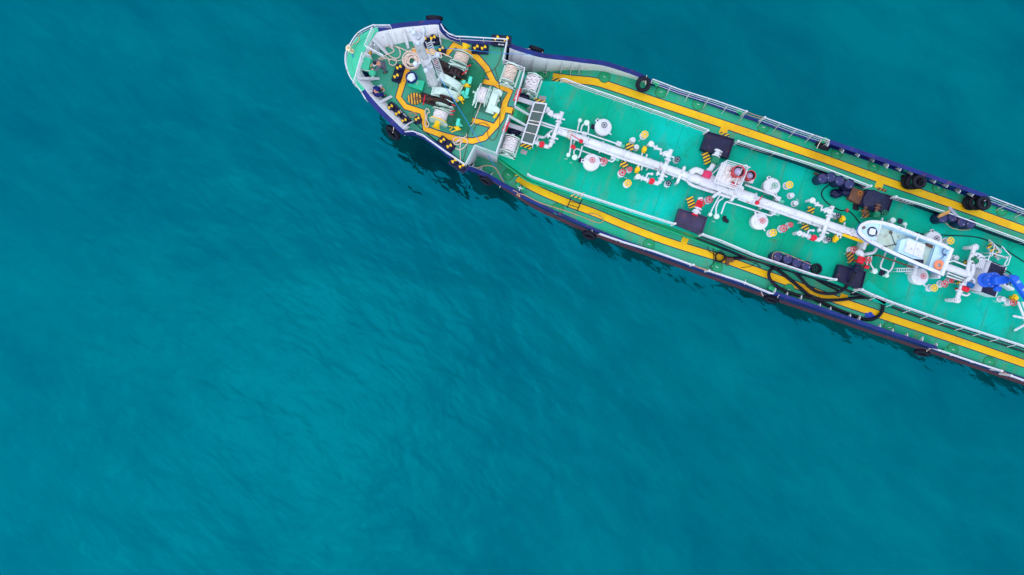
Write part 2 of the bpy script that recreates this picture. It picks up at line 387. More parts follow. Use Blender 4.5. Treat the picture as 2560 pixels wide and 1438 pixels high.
# outer edge of the hull, starboard aft -> stem -> port aft : (px, py, z of top, deck inset, deck z)
g_ = .10
PER = [(3100, 1136, ZM + g_, .02, ZM), (2830, 1043, ZM + g_, .02, ZM), (2560, 950, ZM + g_, .02, ZM), (2328, 871, ZM + g_, .02, ZM), (2198, 828, ZM + g_, .02, ZM), (2100, 794, ZM + g_, .02, ZM), (2000, 761, ZM + g_, .02, ZM),
       (1861, 713, ZM + g_, .02, ZM), (1800, 692, ZM + g_, .02, ZM), (1720, 664, ZM + g_, .02, ZM), (1640, 634, ZM + g_, .02, ZM), (1560, 605, ZM + g_, .02, ZM), (1480, 573, ZM + g_, .02, ZM), (1399, 537, ZM + g_, .02, ZM),
       (1327, 504, ZM + g_, .03, ZM), (1287, 483, ZM + .2, .08, ZM), (1250, 463, ZM + .7, .2, ZM), (1215, 443, ZM + 1.4, .42, ZM), (1185, 430, ZM + 2.1, .6, ZM), (1170, 425.5, ZF, .7, ZM), (1166, 424, ZF + .04, .06, ZF),
       (1122, 392, ZF + .05, .06, ZF), (1088, 367, ZF + .08, .08, ZF), (1057, 346, ZF + .25, .14, ZF), (1039, 338, ZF + .5, .25, ZF), (1020, 337, ZF + .85, .45, ZF), (1003, 333, ZP, .65, ZF), (976, 308, ZP, .7, ZF), (948, 281, ZP, .7, ZF),
       (923, 254, ZP, .75, ZF), (904, 230, ZP, .8, ZF), (882, 202, ZP, .8, ZF), (871, 173, ZP, .8, ZF), (869, 152, ZP, .8, ZF), (874, 126, ZP, .8, ZF), (884, 106, ZP, .8, ZF), (903, 89, ZP, .8, ZF), (934, 73, ZP, .8, ZF),
       (960, 66, ZP, .75, ZF), (1000, 59, ZP, .7, ZF), (1050, 54, ZP, .66, ZF), (1084, 51, ZP, .62, ZF), (1101, 53, ZP, .6, ZF), (1107, 67, ZF + .85, .45, ZF), (1116, 80, ZF + .5, .28, ZF), (1132, 91, ZF + .22, .14, ZF), (1162, 98, ZF + .06, .08, ZF),
       (1215, 101, ZF + .05, .06, ZF), (1268, 107, ZF + .04, .06, ZF), (1277, 110, ZF, .7, ZM), (1308, 121, ZF - .15, .62, ZM), (1359, 135, ZF - .5, .46, ZM), (1417, 142, ZF - .85, .3, ZM), (1453, 147, ZF - 1.05, .26, ZM), (1507, 154, ZF - 1.3, .2, ZM), (1553, 167, ZF - 1.5, .15, ZM),
       (1598, 183, ZF - 1.8, .08, ZM), (1622, 197, ZF - 2.1, .04, ZM), (1642, 209, ZM + g_, .02, ZM), (1700, 231, ZM + g_, .02, ZM), (1775, 257, ZM + g_, .02, ZM), (1853, 286, ZM + g_, .02, ZM), (1896, 301, ZM + g_, .02, ZM), (2040, 352, ZM + g_, .02, ZM),
       (2204, 408, ZM + g_, .02, ZM), (2318, 450, ZM + g_, .02, ZM), (2431, 489, ZM + g_, .02, ZM), (2530, 524, ZM + g_, .02, ZM), (2830, 628, ZM + g_, .02, ZM), (3100, 721, ZM + g_, .02, ZM)]
# plan positions of all points belong to one outline: heights only say how tall the plating stands there
base = [Vector((*P(p[0], p[1], p[2]).xy, 0)) for p in PER]
SUB = 5
plan = smooth(base, SUB)
def lerpf(idx):
    out = []
    for i in range(len(PER) - 1):
        for k in range(SUB): out.append(PER[i][idx] + (PER[i + 1][idx] - PER[i][idx]) * k / SUB)
    out.append(PER[-1][idx]); return out
ztop = lerpf(2); inset = lerpf(3)
zdk = [ZM if abs(z - ZF) > .01 else ZF for z in lerpf(4)]
CF = P(1440, 290, 0)                        # station aft of which the sides are upright
def below(p, u, zt):
    """hull point at height fraction u (0 = water, 1 = top of plating)"""
    r = (p - Vector((CF.x, CF.y, 0))); s_ = -r.dot(AX)
    t = max(0.0, min(1.0, s_ / 13.0))
    k = 1 - .30 * t ** 1.3
    wv = Vector((CF.x, CF.y, 0)) + r * k
    q = wv + (p - wv) * (u ** 1.5 if u > 0 else 0)
    return Vector((q.x, q.y, zt * u))
hull = MB(); prev = None
for u in (1.0, .85, .7, .5, .3, .12, 0.0):
    row = [below(p, u, z) for p, z in zip(plan, ztop)]
    if prev: hull.strip(row, prev)
    prev = row
hull.strip([Vector((p.x, p.y, -1.5)) for p in prev], prev)
hull.flat([below(plan[0], u, ztop[0]) for u in (0, .3, .6, 1)] + [below(plan[-1], u, ztop[-1]) for u in (1, .6, .3, 0)])
obj('hull', hull, HULLN, SHIP)
topl = [Vector((p.x, p.y, z)) for p, z in zip(plan, ztop)]
capw = [.24 if (z > ZM + .14) else .13 for z in ztop]
capin = offset(topl, [-c for c in capw])
deckl = offset(topl, [-max(i_, c * .9) for i_, c in zip(inset, capw)])
deckl = [Vector((p.x, p.y, z + .001)) for p, z in zip(deckl, zdk)]
cap = MB(); up = Vector((0, 0, .03)); outl = offset(topl, .03)
cap.strip([p + up for p in outl], [p + up for p in capin]); cap.strip(outl, [p + up for p in outl]); cap.strip([p + up for p in capin], capin)
obj('gunwale', cap, NAVY, SHIP)
# white inner plating, forward only
def zone(i): return i / SUB
iA = [i for i in range(len(plan)) if 15 <= zone(i) <= 19]; iB = [i for i in range(len(plan)) if 22 <= zone(i) <= 46]; iC = [i for i in range(len(plan)) if 49 <= zone(i) <= 57]
for nm, idx in (('bulwark', iA), ('bulwark', iB), ('bulwark', iC)):
    b_ = MB(); b_.strip([capin[i] for i in idx], [deckl[i] for i in idx]); o = obj(nm, b_, BULW, SHIP)
rest = MB(); rest.strip(capin, deckl); obj('waterway_bar', rest, NAVY, SHIP) if False else None
wb = MB(); wb.strip([capin[i] for i in range(0, 15 * SUB + 1)], [deckl[i] for i in range(0, 15 * SUB + 1)]); obj('waterway_bar', wb, NAVY, SHIP)
wb = MB(); wb.strip([capin[i] for i in range(57 * SUB, len(plan))], [deckl[i] for i in range(57 * SUB, len(plan))]); obj('waterway_bar', wb, NAVY, SHIP)
wb = MB(); wb.strip([capin[i] for i in range(20 * SUB, 22 * SUB + 1)], [deckl[i] for i in range(20 * SUB, 22 * SUB + 1)]); obj('waterway_bar', wb, NAVY, SHIP)
wb = MB(); wb.strip([capin[i] for i in range(46 * SUB, 48 * SUB + 1)], [deckl[i] for i in range(46 * SUB, 48 * SUB + 1)]); obj('waterway_bar', wb, NAVY, SHIP)
# decks
i0, i1 = 20 * SUB, 48 * SUB
aft_edge = PP([(1268, 113), (1257, 161), (1311, 183), (1241, 390), (1189, 371), (1166, 418)], ZF)
fd = MB(); fd.flat([Vector((p.x, p.y, ZF)) for p in deckl[i0:i1 + 1]] + aft_edge, ZF); FD = obj('forecastle_deck', fd, FORE, SHIP)
bk = MB(); foot_ = [p.copy() for p in aft_edge]; foot_[0] = aft_edge[0] + (aft_edge[1] - aft_edge[0]).normalized() * .85; foot_[-1] = aft_edge[-1] + (aft_edge[-2] - aft_edge[-1]).normalized() * .85
bk.strip([p - Vector((0, 0, .002)) for p in aft_edge], [Vector((p.x, p.y, ZM)) for p in foot_]); obj('forecastle_bulkhead', bk, WHITE, SHIP)
md = MB(); ed = [Vector((p.x, p.y, ZM)) for p in deckl[:19 * SUB + 1]]; ed2 = [Vector((p.x, p.y, ZM)) for p in deckl[49 * SUB:]]
md.flat(ed + [Vector((p.x, p.y, ZM)) for p in PP([(1189, 371), (1257, 161)], ZF)] + ed2, ZM); obj('main_deck', md, MAIN, SHIP)
TP = [(1345, 203), (1402, 204), (1436, 217), (1530, 249), (1651, 290), (1761, 330), (1831, 356), (1990, 408), (2158, 468), (2215, 489), (2531, 601), (2830, 704), (3090, 794)]
TS = [(3090, 1059), (2830, 969), (2531, 866), (2350, 808), (2136, 729), (2073, 704), (1879, 646), (1746, 593), (1681, 568), (1617, 549), (1449, 494), (1329, 452), (1318, 445), (1243, 392)]
tk = PP(TP, ZT); ts = PP(TS, ZT); tr_poly = tk + ts + [P(1311, 184, ZT)]
tr = MB(); tr.flat(tr_poly, ZT); obj('trunk_deck', tr, TRUNK, SHIP)
sidep = [Vector((p.x, p.y, ZT - .002)) for p in tk]; sides_ = [Vector((p.x, p.y, ZT - .002)) for p in ts]
for pl, mt in ((sidep, GREEN), (sides_[:8], NAVYD), (sides_[7:], GREEN)):
    sd_ = MB(); sd_.strip(pl, [Vector((p.x, p.y, ZM)) for p in pl]); obj('trunk_side', sd_, mt, SHIP)
# trunk edge plates (dark coaming strip under the rails)
def ribbon(pts, wdt, z, mb=None, m=0):
    mb = mb or MB(); pts = [Vector((p.x, p.y, z)) for p in pts]
    mb.strip(offset(pts, -wdt / 2), offset(pts, wdt / 2), m); return mb
def wall(pts, h, th, z0):
    a = [Vector((p.x, p.y, z0)) for p in offset(pts, th / 2)]; b = [Vector((p.x, p.y, z0)) for p in offset(pts, -th / 2)]
    u_ = Vector((0, 0, h)); mb = MB(); mb.strip(a, [p + u_ for p in a]); mb.strip([p + u_ for p in a], [p + u_ for p in b]); mb.strip([p + u_ for p in b], b); return mb
for seg in ([(1840, 362), (1990, 411), (2158, 471)], [(2218, 493), (2531, 605), (2830, 708)]):
    obj('coaming', wall(PP(seg, ZT), .55, .03, ZT), NAVYD, SHIP)
for seg in ([(1750, 592), (1879, 643), (2073, 701)], [(2140, 727), (2350, 805), (2531, 863), (2830, 966)]):
    obj('coaming', wall(PP(seg, ZT), .3, .03, ZT), NAVYD, SHIP)
# bow platform
pl_in = smooth(PP([(902, 230), (893, 205), (892, 180), (899, 152), (912, 127), (926, 103), (946, 74)], ZP), 5)
ip0, ip1 = 30 * SUB, 37 * SUB + 2
def resample(pts, n):
    L = [0.0]
    for i in range(len(pts) - 1): L.append(L[-1] + (pts[i + 1] - pts[i]).length)
    out = []
    for j in range(n):
        s_ = L[-1] * j / (n - 1); i = min(max(q for q in range(len(L)) if L[q] <= s_ + 1e-9), len(pts) - 2)
        out.append(pts[i].lerp(pts[i + 1], (s_ - L[i]) / max(1e-9, L[i + 1] - L[i])))
    return out
p_o = [Vector((p.x, p.y, ZP + .02)) for p in resample(capin[ip0:ip1], 30)]; p_i = [Vector((p.x, p.y, ZP + .02)) for p in resample(pl_in, 30)]
pf = MB(); pf.strip(p_i, p_o); pf.strip([p - UP * .08 for p in p_i], p_i); pf.strip([p - UP * .08 for p in p_o], [p - UP * .08 for p in p_i]); obj('bow_platform', pf, PLAT, SHIP)
bw = MB(); bw.strip([Vector((p.x, p.y, ZP - .06)) for p in pl_in], [Vector((p.x, p.y, ZF)) for p in offset(pl_in, -.12)]); obj('platform_bulkhead', bw, BULW, SHIP)
ce = MB(); rr_ = range(30 * SUB, 37 * SUB + 3); ce.strip([outl[i] + up * 1.15 for i in rr_], [capin[i] + up * 1.15 for i in rr_]); obj('platform_edge', ce, PLAT, SHIP)

# ---- painted walkway lines
def line_mark(ptspx, wpx, z, mat, name='walkway_line', closed=False, sub=3, lift=.004):
    pts = PP(ptspx, z); pts = smooth(pts, sub, closed) if sub > 1 else pts
    if closed: pts = pts + [pts[0], pts[1]]
    wdt = wpx * (HC - z) / FPX
    obj('walkway_border', ribbon(pts, wdt + .11, z + lift), EDGE, SHIP)
    obj(name, ribbon(pts, wdt, z + lift * 2), mat, SHIP)
port_line = [(1382, 192), (1435, 199), (1485, 204), (1520, 214), (1580, 234), (1660, 261), (1800, 308), (1930, 352), (2060, 397), (2193, 445), (2310, 486), (2430, 528), (2560, 575), (2830, 670), (3080, 757)]
star_line = [(1293, 446), (1335, 470), (1381, 491), (1435, 513), (1489, 533), (1560, 563), (1640, 594), (1712, 618), (1803, 646), (1920, 688), (2002, 717), (2100, 753), (2263, 808), (2400, 854), (2560, 909), (2830, 1002), (3080, 1088)]
line_mark(port_line, 18, ZM, YEL); line_mark(star_line, 17, ZM, YEL)
def quad_mark(ptspx, z, mat, name, lift):
    q = MB(); q.flat(PP(ptspx, z + lift), z + lift); return obj(name, q, mat, SHIP)
for q in ([(1803, 316), (1821, 322), (1815, 338), (1797, 332)], [(2192, 452), (2210, 458), (2204, 474), (2186, 468)], [(1708, 592), (1723, 597), (1716, 612), (1701, 607)], [(2104, 733), (2121, 739), (2114, 752), (2097, 746)]):
    quad_mark(q, ZM, YEL, 'walkway_branch', .011)
fl = [(1021, 168), (1008, 203), (996, 243), (1014, 267), (1056, 280), (1064, 323), (1105, 338), (1147, 349), (1182, 353), (1211, 345), (1240, 314), (1254, 294), (1263, 255), (1276, 229), (1247, 215), (1234, 206), (1216, 170), (1194, 145), (1165, 127), (1136, 112), (1109, 145), (1084, 130), (1030, 126)]
line_mark(fl, 13.5, ZF, YELD, sub=1)
line_mark([(1203, 203), (1234, 209)], 12, ZF, YELD, sub=1, lift=.007); line_mark([(1174, 299), (1210, 308), (1240, 318)], 12, ZF, YELD, sub=1, lift=.007)
line_mark([(1258, 272), (1281, 277)], 15, ZF, YELD, sub=1, lift=.007)

# ------------------------------------------------------------------ railings
def seg_mesh(mb, mat, name): return mb.mesh(name, mat)
POSTM = {}
def post_mesh(h, r=.022):
    k = (round(h, 2), r)
    if k not in POSTM: POSTM[k] = MB().cyl((0, 0, 0), (0, 0, h), r, n=7).mesh('post', WHITEC)
    return POSTM[k]
def railing(top_px, z0, h, n=3, gap=1.7, r=.015, rt=.034, stays=None, label=None, sub=1, mat=None, posts=True):
    pts = PP(top_px, z0 + h); pts = [Vector((p.x, p.y, z0)) for p in pts]
    if sub > 1: pts = smooth(pts, sub)
    root = empty('railing', pts[0], SHIP)
    for i in range(n):
        zz = h * (i + 1) / n
        t = MB().tube([p + Vector((0, 0, zz)) for p in pts], rt if i == n - 1 else r, n=7)
        obj('rail', t, mat or WHITEC, root)
    if posts:
        L = [0.0]
        for i in range(len(pts) - 1): L.append(L[-1] + (pts[i + 1] - pts[i]).length)
        k = max(1, round(L[-1] / gap))
        for j in range(k + 1):
            s_ = L[-1] * j / k
            i = max(q for q in range(len(L)) if L[q] <= s_ + 1e-6); i = min(i, len(pts) - 2)
            p = pts[i].lerp(pts[i + 1], (s_ - L[i]) / max(1e-6, L[i + 1] - L[i]))
            o = link(bpy.data.objects.new('post', post_mesh(h)), root, p)
            if stays:
                st = MB().cyl(p + Vector((0, 0, h * .92)), p + AY * stays + Vector((0, 0, -.25 if abs(stays) > .3 else 0)), .022, n=6); obj('stay', st, WHITEC, root)
    if label: root['label'] = label
    return root
# trunk rails
railing([(1403, 197), (1414, 197), (1440, 208), (1536, 241), (1660, 284), (1772, 325)], ZT, 1.0, gap=1.15, label='white railing along the port trunk edge nearest the bow')
railing([(1844, 352), (1911, 373), (2060, 419), (2179, 466)], ZT, 1.0, gap=1.15)
railing([(2237, 492), (2313, 513), (2382, 536), (2560, 602), (2860, 706)], ZT, 1.0, gap=1.2)
railing([(1319, 434), (1330, 441), (1453, 484), (1625, 540), (1690, 560)], ZT, 1.0, gap=1.4)
railing([(1757, 585), (1803, 601), (1893, 639), (2038, 687), (2092, 699)], ZT, 1.0, gap=1.5)
railing([(2154, 723), (2180, 735), (2234, 756), (2375, 805), (2560, 864), (2860, 966)], ZT, 1.0, gap=1.08, stays=-.24)
# ship's side rails
railing([(1632, 198), (1700, 224), (1790, 252), (1868, 279)], ZM, 1.1, gap=1.15, stays=-.3)
railing([(1911, 294), (1985, 321), (2059, 346), (2074, 351)], ZM, 1.1, gap=1.15, stays=-.3)
railing([(2476, 492), (2560, 524), (2860, 628)], ZM, 1.1, gap=1.2, stays=-.3)
railing([(1500, 584), (1560, 605), (1640, 629), (1735, 663)], ZM, 1.0, gap=1.5)
railing([(1771, 676), (1860, 705), (1934, 735)], ZM, 1.0, gap=1.5)
railing([(2346, 874), (2440, 906), (2506, 927)], ZM, 1.0, gap=1.5)
railing([(2526, 938), (2560, 950), (2860, 1050)], ZM, 1.0, gap=1.5)
# heavy white end posts of rail gaps
for (px, py, z0, h) in ((1770, 326, ZT, 1.0), (1846, 353, ZT, 1.0), (1866, 279, ZM, 1.1), (1912, 294, ZM, 1.1), (2177, 465, ZT, 1.0), (2240, 492, ZT, 1.0), (1688, 559, ZT, 1.0), (1758, 586, ZT, 1.0), (2090, 699, ZT, 1.0), (1734, 662, ZM, 1.0), (1773, 677, ZM, 1.0), (2504, 927, ZM, 1.0), (2528, 939, ZM, 1.0), (2156, 724, ZT, 1.0)):
    c = P(px, py, z0 + h); b_ = MB(); b_.box((c.x, c.y, z0 + h / 2), (.1, .14, h + .06), ANG, bev=.02); b_.ball((c.x, c.y, z0 + h + .05), .075, n=8, k=6); obj('end_post', b_, WHITEC, SHIP)
# chains across the gaps
for (a, b) in (((1868, 279), (1911, 294)), ((1735, 663), (1771, 676)), ((2506, 927), (2526, 938))):
    A = P(a[0], a[1], ZM + 1.05); B = P(b[0], b[1], ZM + 1.05)
    for dz in (0, -.4):
        pts = [A.lerp(B, t / 8) + Vector((0, 0, dz - .12 * math.sin(math.pi * t / 8))) for t in range(9)]
        obj('gap_chain', MB().tube(pts, .018, n=5), TAN, SHIP)
# forecastle rails
railing([(1102, 60), (1110, 74), (1122, 84), (1140, 91), (1165, 92), (1215, 95), (1268, 98)], ZF, 1.0, n=2, gap=1.3)
railing([(1268, 98), (1257, 148), (1312, 170), (1287, 262)], ZF, 1.0, gap=1.1)
railing([(1272, 288), (1240, 382), (1187, 363), (1163, 411)], ZF, 1.0, gap=1.1)
railing([(1163, 411), (1122, 384), (1080, 354), (1057, 337), (1032, 328), (1006, 330)], ZF, 1.0, n=2, gap=1.3)
railing([(914, 248), (898, 222), (876, 194), (865, 165), (863, 143), (869, 121), (894, 83), (929, 64), (940, 63), (975, 63)], ZP, .6, n=2, gap=.9, sub=4)
railing([(883, 208), (905, 131), (924, 138)], ZP, .8, gap=.8)
railing([(930, 68), (911, 113), (958, 138)], ZP, .8, gap=.8)
# signs on the forward rail (red boards with a white band of lettering)
for (a, b) in (((1299, 222), (1288, 252)), ((1270, 304), (1260, 328))):
    A = P(a[0], a[1], ZF + .75); B = P(b[0], b[1], ZF + .75); d = (B - A).normalized(); c = (A + B) / 2; rz = math.atan2(d.y, d.x)
    b_ = MB(); b_.box(c, ((B - A).length, .03, .42), rz, mat=Matrix.Rotation(rz, 4, 'Z') @ Matrix.Rotation(R(-38), 4, 'X'), bev=.01); s_ = obj('warning_board', b_, RED, SHIP)
    w_ = MB()
    nrm = Vector((-d.y, d.x, 0)); 
    for k in range(7):
        if k == 3: continue
        pc = c + d * ((k - 3) * .085) + Vector((0, 0, .03)) + nrm * -.02
        w_.box(pc, (.05, .034, .16), rz, mat=Matrix.Rotation(rz, 4, 'Z') @ Matrix.Rotation(R(-38), 4, 'X'))
    tag(obj('lettering', w_, WHITEC, s_), kind='stuff')

# ---- solid bulwarks on the main deck
def bulwark(top_px, h, side, br_gap, outer_mat=HULLN):
    pts = [Vector((p.x, p.y, ZM + h)) for p in smooth(PP(top_px, ZM + h), 4)]
    root = empty('bulwark', Vector((pts[0].x, pts[0].y, ZM)), SHIP)
    inn = [p - AY * (side * (.25 if side > 0 else .19)) for p in pts]
    t = MB(); u_ = Vector((0, 0, .03)); t.strip([p + u_ for p in pts], [p + u_ for p in inn]); t.strip(pts, [p + u_ for p in pts]); t.strip(inn, [p + u_ for p in inn]); obj('top_rail', t, NAVY, root)
    pl = MB(); dn = [Vector((p.x, p.y, ZM + .1)) for p in pts]; pl.strip(pts, dn); pl.strip([p - AY * (side * .02) for p in pts], [p - AY * (side * .02) for p in dn]); obj('plating', pl, NAVY, root)
    L = (pts[-1] - pts[0]).length; k = max(1, int(L / br_gap))
    for j in range(k + 1):
        p = pts[0].lerp(pts[-1], j / k)
        i = min(range(len(pts)), key=lambda q: abs((pts[q] - pts[0]).length - L * j / k)); p = pts[i]
        big = .46 if j % 4 == 2 else .36
        a = p - AY * (side * .04); q = MB(); th = AX * .02
        tri = [a - Vector((0, 0, .02)), a - AY * (side * (big - .1)) - Vector((0, 0, .02)), a - AY * (side * big) - Vector((0, 0, .12)), a - AY * (side * .08) - Vector((0, 0, h * .8))]
        q.add([x + th for x in tri] + [x - th for x in tri], [(0, 1, 2, 3), (7, 6, 5, 4), (0, 4, 5, 1), (1, 5, 6, 2), (2, 6, 7, 3), (3, 7, 4, 0)])
        obj('bracket', q, WHITEC, root)
    return root
bulwark([(2076, 350), (2226, 401), (2344, 442), (2470, 487)], 1.0, 1, .62)['label'] = 'solid navy bulwark with white brackets on the port side'
bulwark([(1936, 736), (2000, 757), (2100, 792), (2198, 826), (2340, 873)], .6, -1, .9)['label'] = 'solid navy bulwark on the starboard side beside the black hose'
bulwark([(1861, 714), (1930, 738)], .25, -1, 2.0)

# ---- bulwark stays round the bow
def stay(top, foot, zt, zf, th=.035, wd=.16):
    a = P(top[0], top[1], zt); b = P(foot[0], foot[1], zf); d = b - a; dh = Vector((d.x, d.y, 0)).normalized(); n_ = Vector((-dh.y, dh.x, 0)) * (wd / 2)
    q = MB(); base_ = Vector((a.x, a.y, zf)) 
    tri = [a + Vector((0, 0, .0)), b + Vector((0, 0, .05)), b, base_]
    q.add([a - n_, a + n_, b + n_ + Vector((0, 0, .04)), b - n_ + Vector((0, 0, .04))], [(0, 1, 2, 3)])
    s_ = Vector((-dh.y, dh.x, 0)) * .012
    q.add([a + s_, b + s_ + Vector((0, 0, .04)), base_ + s_, a - s_, b - s_ + Vector((0, 0, .04)), base_ - s_], [(0, 1, 2), (5, 4, 3)])
    return obj('bulwark_stay', q, WHITEC, SHIP)
for (a, b) in (((930, 96), (970, 137)), ((966, 76), (982, 122)), ((895, 196), (949, 197)), ((920, 232), (955, 213)), ((937, 262), (980, 241)), ((1008, 70), (1021, 122))):
    stay(a, b, ZP - .05, ZF)
for (a, b) in (((978, 306), (985, 300)), ((1003, 326), (1036, 302)), ((1095, 62), (1103, 112)), ((1060, 66), (1064, 94))):
    A = P(a[0], a[1], ZP - .05); B = P(b[0], b[1], ZF + .02); M_ = (A + B) / 2 + Vector((0, 0, .25))
    obj('bulwark_stay', MB().tube(smooth([A, M_, B], 4), .045, n=6), WHITEC, SHIP)
def rib(i, zt, foot):
    a = capin[i] - Vector((0, 0, .02)); f_ = deckl[i]; inn = (f_ - a); inn.z = 0
    inn = inn.normalized() if inn.length > 1e-4 else AY
    b = f_ + inn * foot + Vector((0, 0, .01)); t_ = Vector((-inn.y, inn.x, 0)) * .018
    q = MB(); q.add([a + t_, b + t_, f_ + t_, a - t_, b - t_, f_ - t_], [(0, 1, 2), (5, 4, 3), (0, 3, 4, 1)])
    obj('rib', q, WHITEC, SHIP)
for k_ in range(49 * SUB + 2, 57 * SUB, 3): rib(k_, 0, .28)
for k_ in range(16 * SUB, 19 * SUB, 4): rib(k_, 0, .3)
# deck-level white shelf on the port bow bulwark and starboard
for k_ in (38 * SUB + 3, 40 * SUB, 41 * SUB + 2): rib(k_, 0, .03)
for k_ in (26 * SUB + 2, 27 * SUB + 1, 28 * SUB): rib(k_, 0, .03)

# ------------------------------------------------------------------ deck fittings: templates in ship axes
def hwheel(r, mat, z, tr=.022, sp=6, post=None):
    q = MB(); q.torus((0, 0, 0), r, tr, n=22, k=6)
    for i in range(sp // 2 if sp > 3 else sp):
        t = math.pi * i / (sp // 2); d = Vector((math.cos(t), math.sin(t), 0)) * r; q.cyl(-d, d, tr * .8, n=5)
    q.cyl((0, 0, -.03), (0, 0, .03), tr * 2.2, n=8)
    return ('handwheel', q.mesh('handwheel', mat), (0, 0, z), [])
def dwheel(r, mat, z):                       # solid wheel with holes: broad spokes
    q = MB(); q.torus((0, 0, 0), r * .88, r * .13, n=22, k=6, sq=.5)
    for i in range(5):
        t = 2 * math.pi * i / 5; q.box((math.cos(t) * r * .45, math.sin(t) * r * .45, 0), (r * .85, r * .24, .025), t)
    q.cyl((0, 0, -.03), (0, 0, .04), r * .26, n=10)
    return ('handwheel', q.mesh('handwheel', mat), (0, 0, z), [])
def valve_tpl(r, wm, h=.5, pot=.13, solid=False, wheel=True):
    b = MB(); b.lathe((0, 0, 0), [(pot * 1.5, 0), (pot * 1.5, .04), (pot, .06), (pot, h * .62), (pot * 1.15, h * .66), (pot * 1.1, h * .74), (pot * .5, h * .8), (.03, h * .82), (.03, h)], n=14)
    ch = [dwheel(r, wm, h) if solid else hwheel(r, wm, h)] if wheel else []
    return ('deck_valve', b.mesh('deck_valve', WHITEC), None, ch)
VY = valve_tpl(.215, YELP, .55, .15, True); VR = valve_tpl(.19, RED, .52, .15); VRS = valve_tpl(.13, RED, .45, .12); VK = valve_tpl(.15, NAVYD, .5, .13); VN = valve_tpl(.1, RED, .5, .13, wheel=False)
def at_top(px, py, z0, h): p = P(px, py, z0 + h); return Vector((p.x, p.y, z0))
for (px, py) in ((1612, 336), (1570, 458), (1974, 462), (1933, 582), (2377, 602), (2336, 720)): place(VY, SHIP, at_top(px, py, ZT, .55), random.random() * 6)
for (px, py) in ((1556, 431), (1510, 403), (1774, 499), (1960, 571), (2135, 625), (2362, 710), (2534, 756)): place(VR, SHIP, at_top(px, py, ZT, .52), random.random() * 6)
for (px, py) in ((1575, 423), (1977, 562), (2379, 702)): place(VRS, SHIP, at_top(px, py, ZT, .45), random.random() * 6)
for (px, py) in ((1694, 398), (1672, 458), (2096, 539), (2073, 599)): place(VK, SHIP, at_top(px, py, ZT, .5), random.random() * 6)
for (px, py) in ((1583, 349), (1592, 367), (1981, 488), (1991, 508), (2393, 645), (2510, 748)): place(VN, SHIP, at_top(px, py, ZT, .4), 0)
# tank hatches
def hatch_tpl(wm, wx, wy):
    b = MB(); b.lathe((0, 0, 0), [(.49, 0), (.49, .5), (.53, .5), (.53, .56), (.49, .6), (.3, .64), (.0, .65)], n=32)
    ch = [hwheel(.17, wm, .74, .016)]; ch[0] = (ch[0][0], ch[0][1], (wx, wy, .76), [])
    l1 = MB(); l1.box((-.36, .42, .55), (.24, .2, .12), R(40), bev=.03); l1.cyl((-.36, .42, .6), (-.36, .42, .66), .05, n=8, m=1)
    ch.append(('hinge', l1.mesh('hinge', [WHITEC, NAVYD]), (0, 0, 0), []))
    l2 = MB(); l2.cyl((.36, -.34, .55), (.52, -.46, .55), .06, .035, n=8); ch.append(('lug', l2.mesh('lug', WHITEC), (0, 0, 0), []))
    l3 = MB(); l3.cyl((wx, wy, .6), (wx, wy, .78), .025, n=8); ch.append(('spindle', l3.mesh('spindle', WHITEC), (0, 0, 0), []))
    for i in range(8):
        pass
    return ('tank_hatch', b.mesh('tank_hatch', WHITEC), None, ch)
HR = hatch_tpl(RED, .1, .06); HG = hatch_tpl(GREEN, .1, .06); HK = hatch_tpl(NAVYD, .05, .1)
for (t_, px, py, rz) in ((HK, 1507, 320, 0), (HR, 1478, 407, 40), (HG, 1927, 467, -20), (HR, 1897, 554, -20), (HK, 2330, 600, -30), (HR, 2296, 692, -20)):
    place(t_, SHIP, at_top(px, py, ZT, .35), R(rz), .94)
# pale vents with thin pipes
def vent_tpl(r, h=.55):
    b = MB(); b.lathe((0, 0, 0), [(r * .5, 0), (r * .5, h * .7), (r, h * .72), (r * 1.02, h * .9), (r * .7, h), (0, h * 1.02)], n=18); return ('vent_cap', b.mesh('vent_cap', MINT), None, [])
V1 = vent_tpl(.165); V2 = vent_tpl(.125)
for (t_, px, py) in ((V2, 1450, 301), (V1, 1467, 307), (V2, 1421, 387), (V1, 1437, 393), (V2, 1776, 536), (V1, 1792, 541), (V1, 2233, 551), (V2, 2263, 561), (V1, 2188, 678), (V2, 2218, 689)):
    place(t_, SHIP, at_top(px, py, ZT, .5), 0)
# round manholes on the main deck
def manhole():
    b = MB(); b.lathe((0, 0, 0), [(.36, 0), (.36, .012), (.33, .03), (.31, .04), (.0, .05)], n=28)
    rg = MB(); rg.torus((0, 0, .022), .325, .022, n=28, k=5)
    for i in range(16):
        t = 2 * math.pi * i / 16; rg.cyl((.325 * math.cos(t), .325 * math.sin(t), .02), (.325 * math.cos(t), .325 * math.sin(t), .06), .016, n=5)
    hd = MB(); hd.box((0, 0, .07), (.16, .03, .03)); hd.box((.08, 0, .05), (.02, .03, .05)); hd.box((-.08, 0, .05), (.02, .03, .05))
    return ('manhole_cover', b.mesh('manhole_cover', GREEN), None, [('bolt_ring', rg.mesh('bolt_ring', paint('rusty_green', '#4a7a4a', .7, .2, 6, rust=.8, rustscale=6)), (0, 0, 0), []), ('grab_bar', hd.mesh('grab_bar', WHITEC), (0, 0, 0), [])])
MH = manhole()
for (px, py) in ((1361, 183), (1511, 193), (1652, 231), (1745, 262), (1908, 319), (2092, 384), (2184, 416), (2345, 470), (2504, 526), (1271, 437), (1394, 522), (1622, 611), (1792, 668), (1972, 724), (2222, 819), (2381, 874), (2472, 905)):
    place(MH, SHIP, P(px, py, ZM + .004), R(random.uniform(-40, 10)))
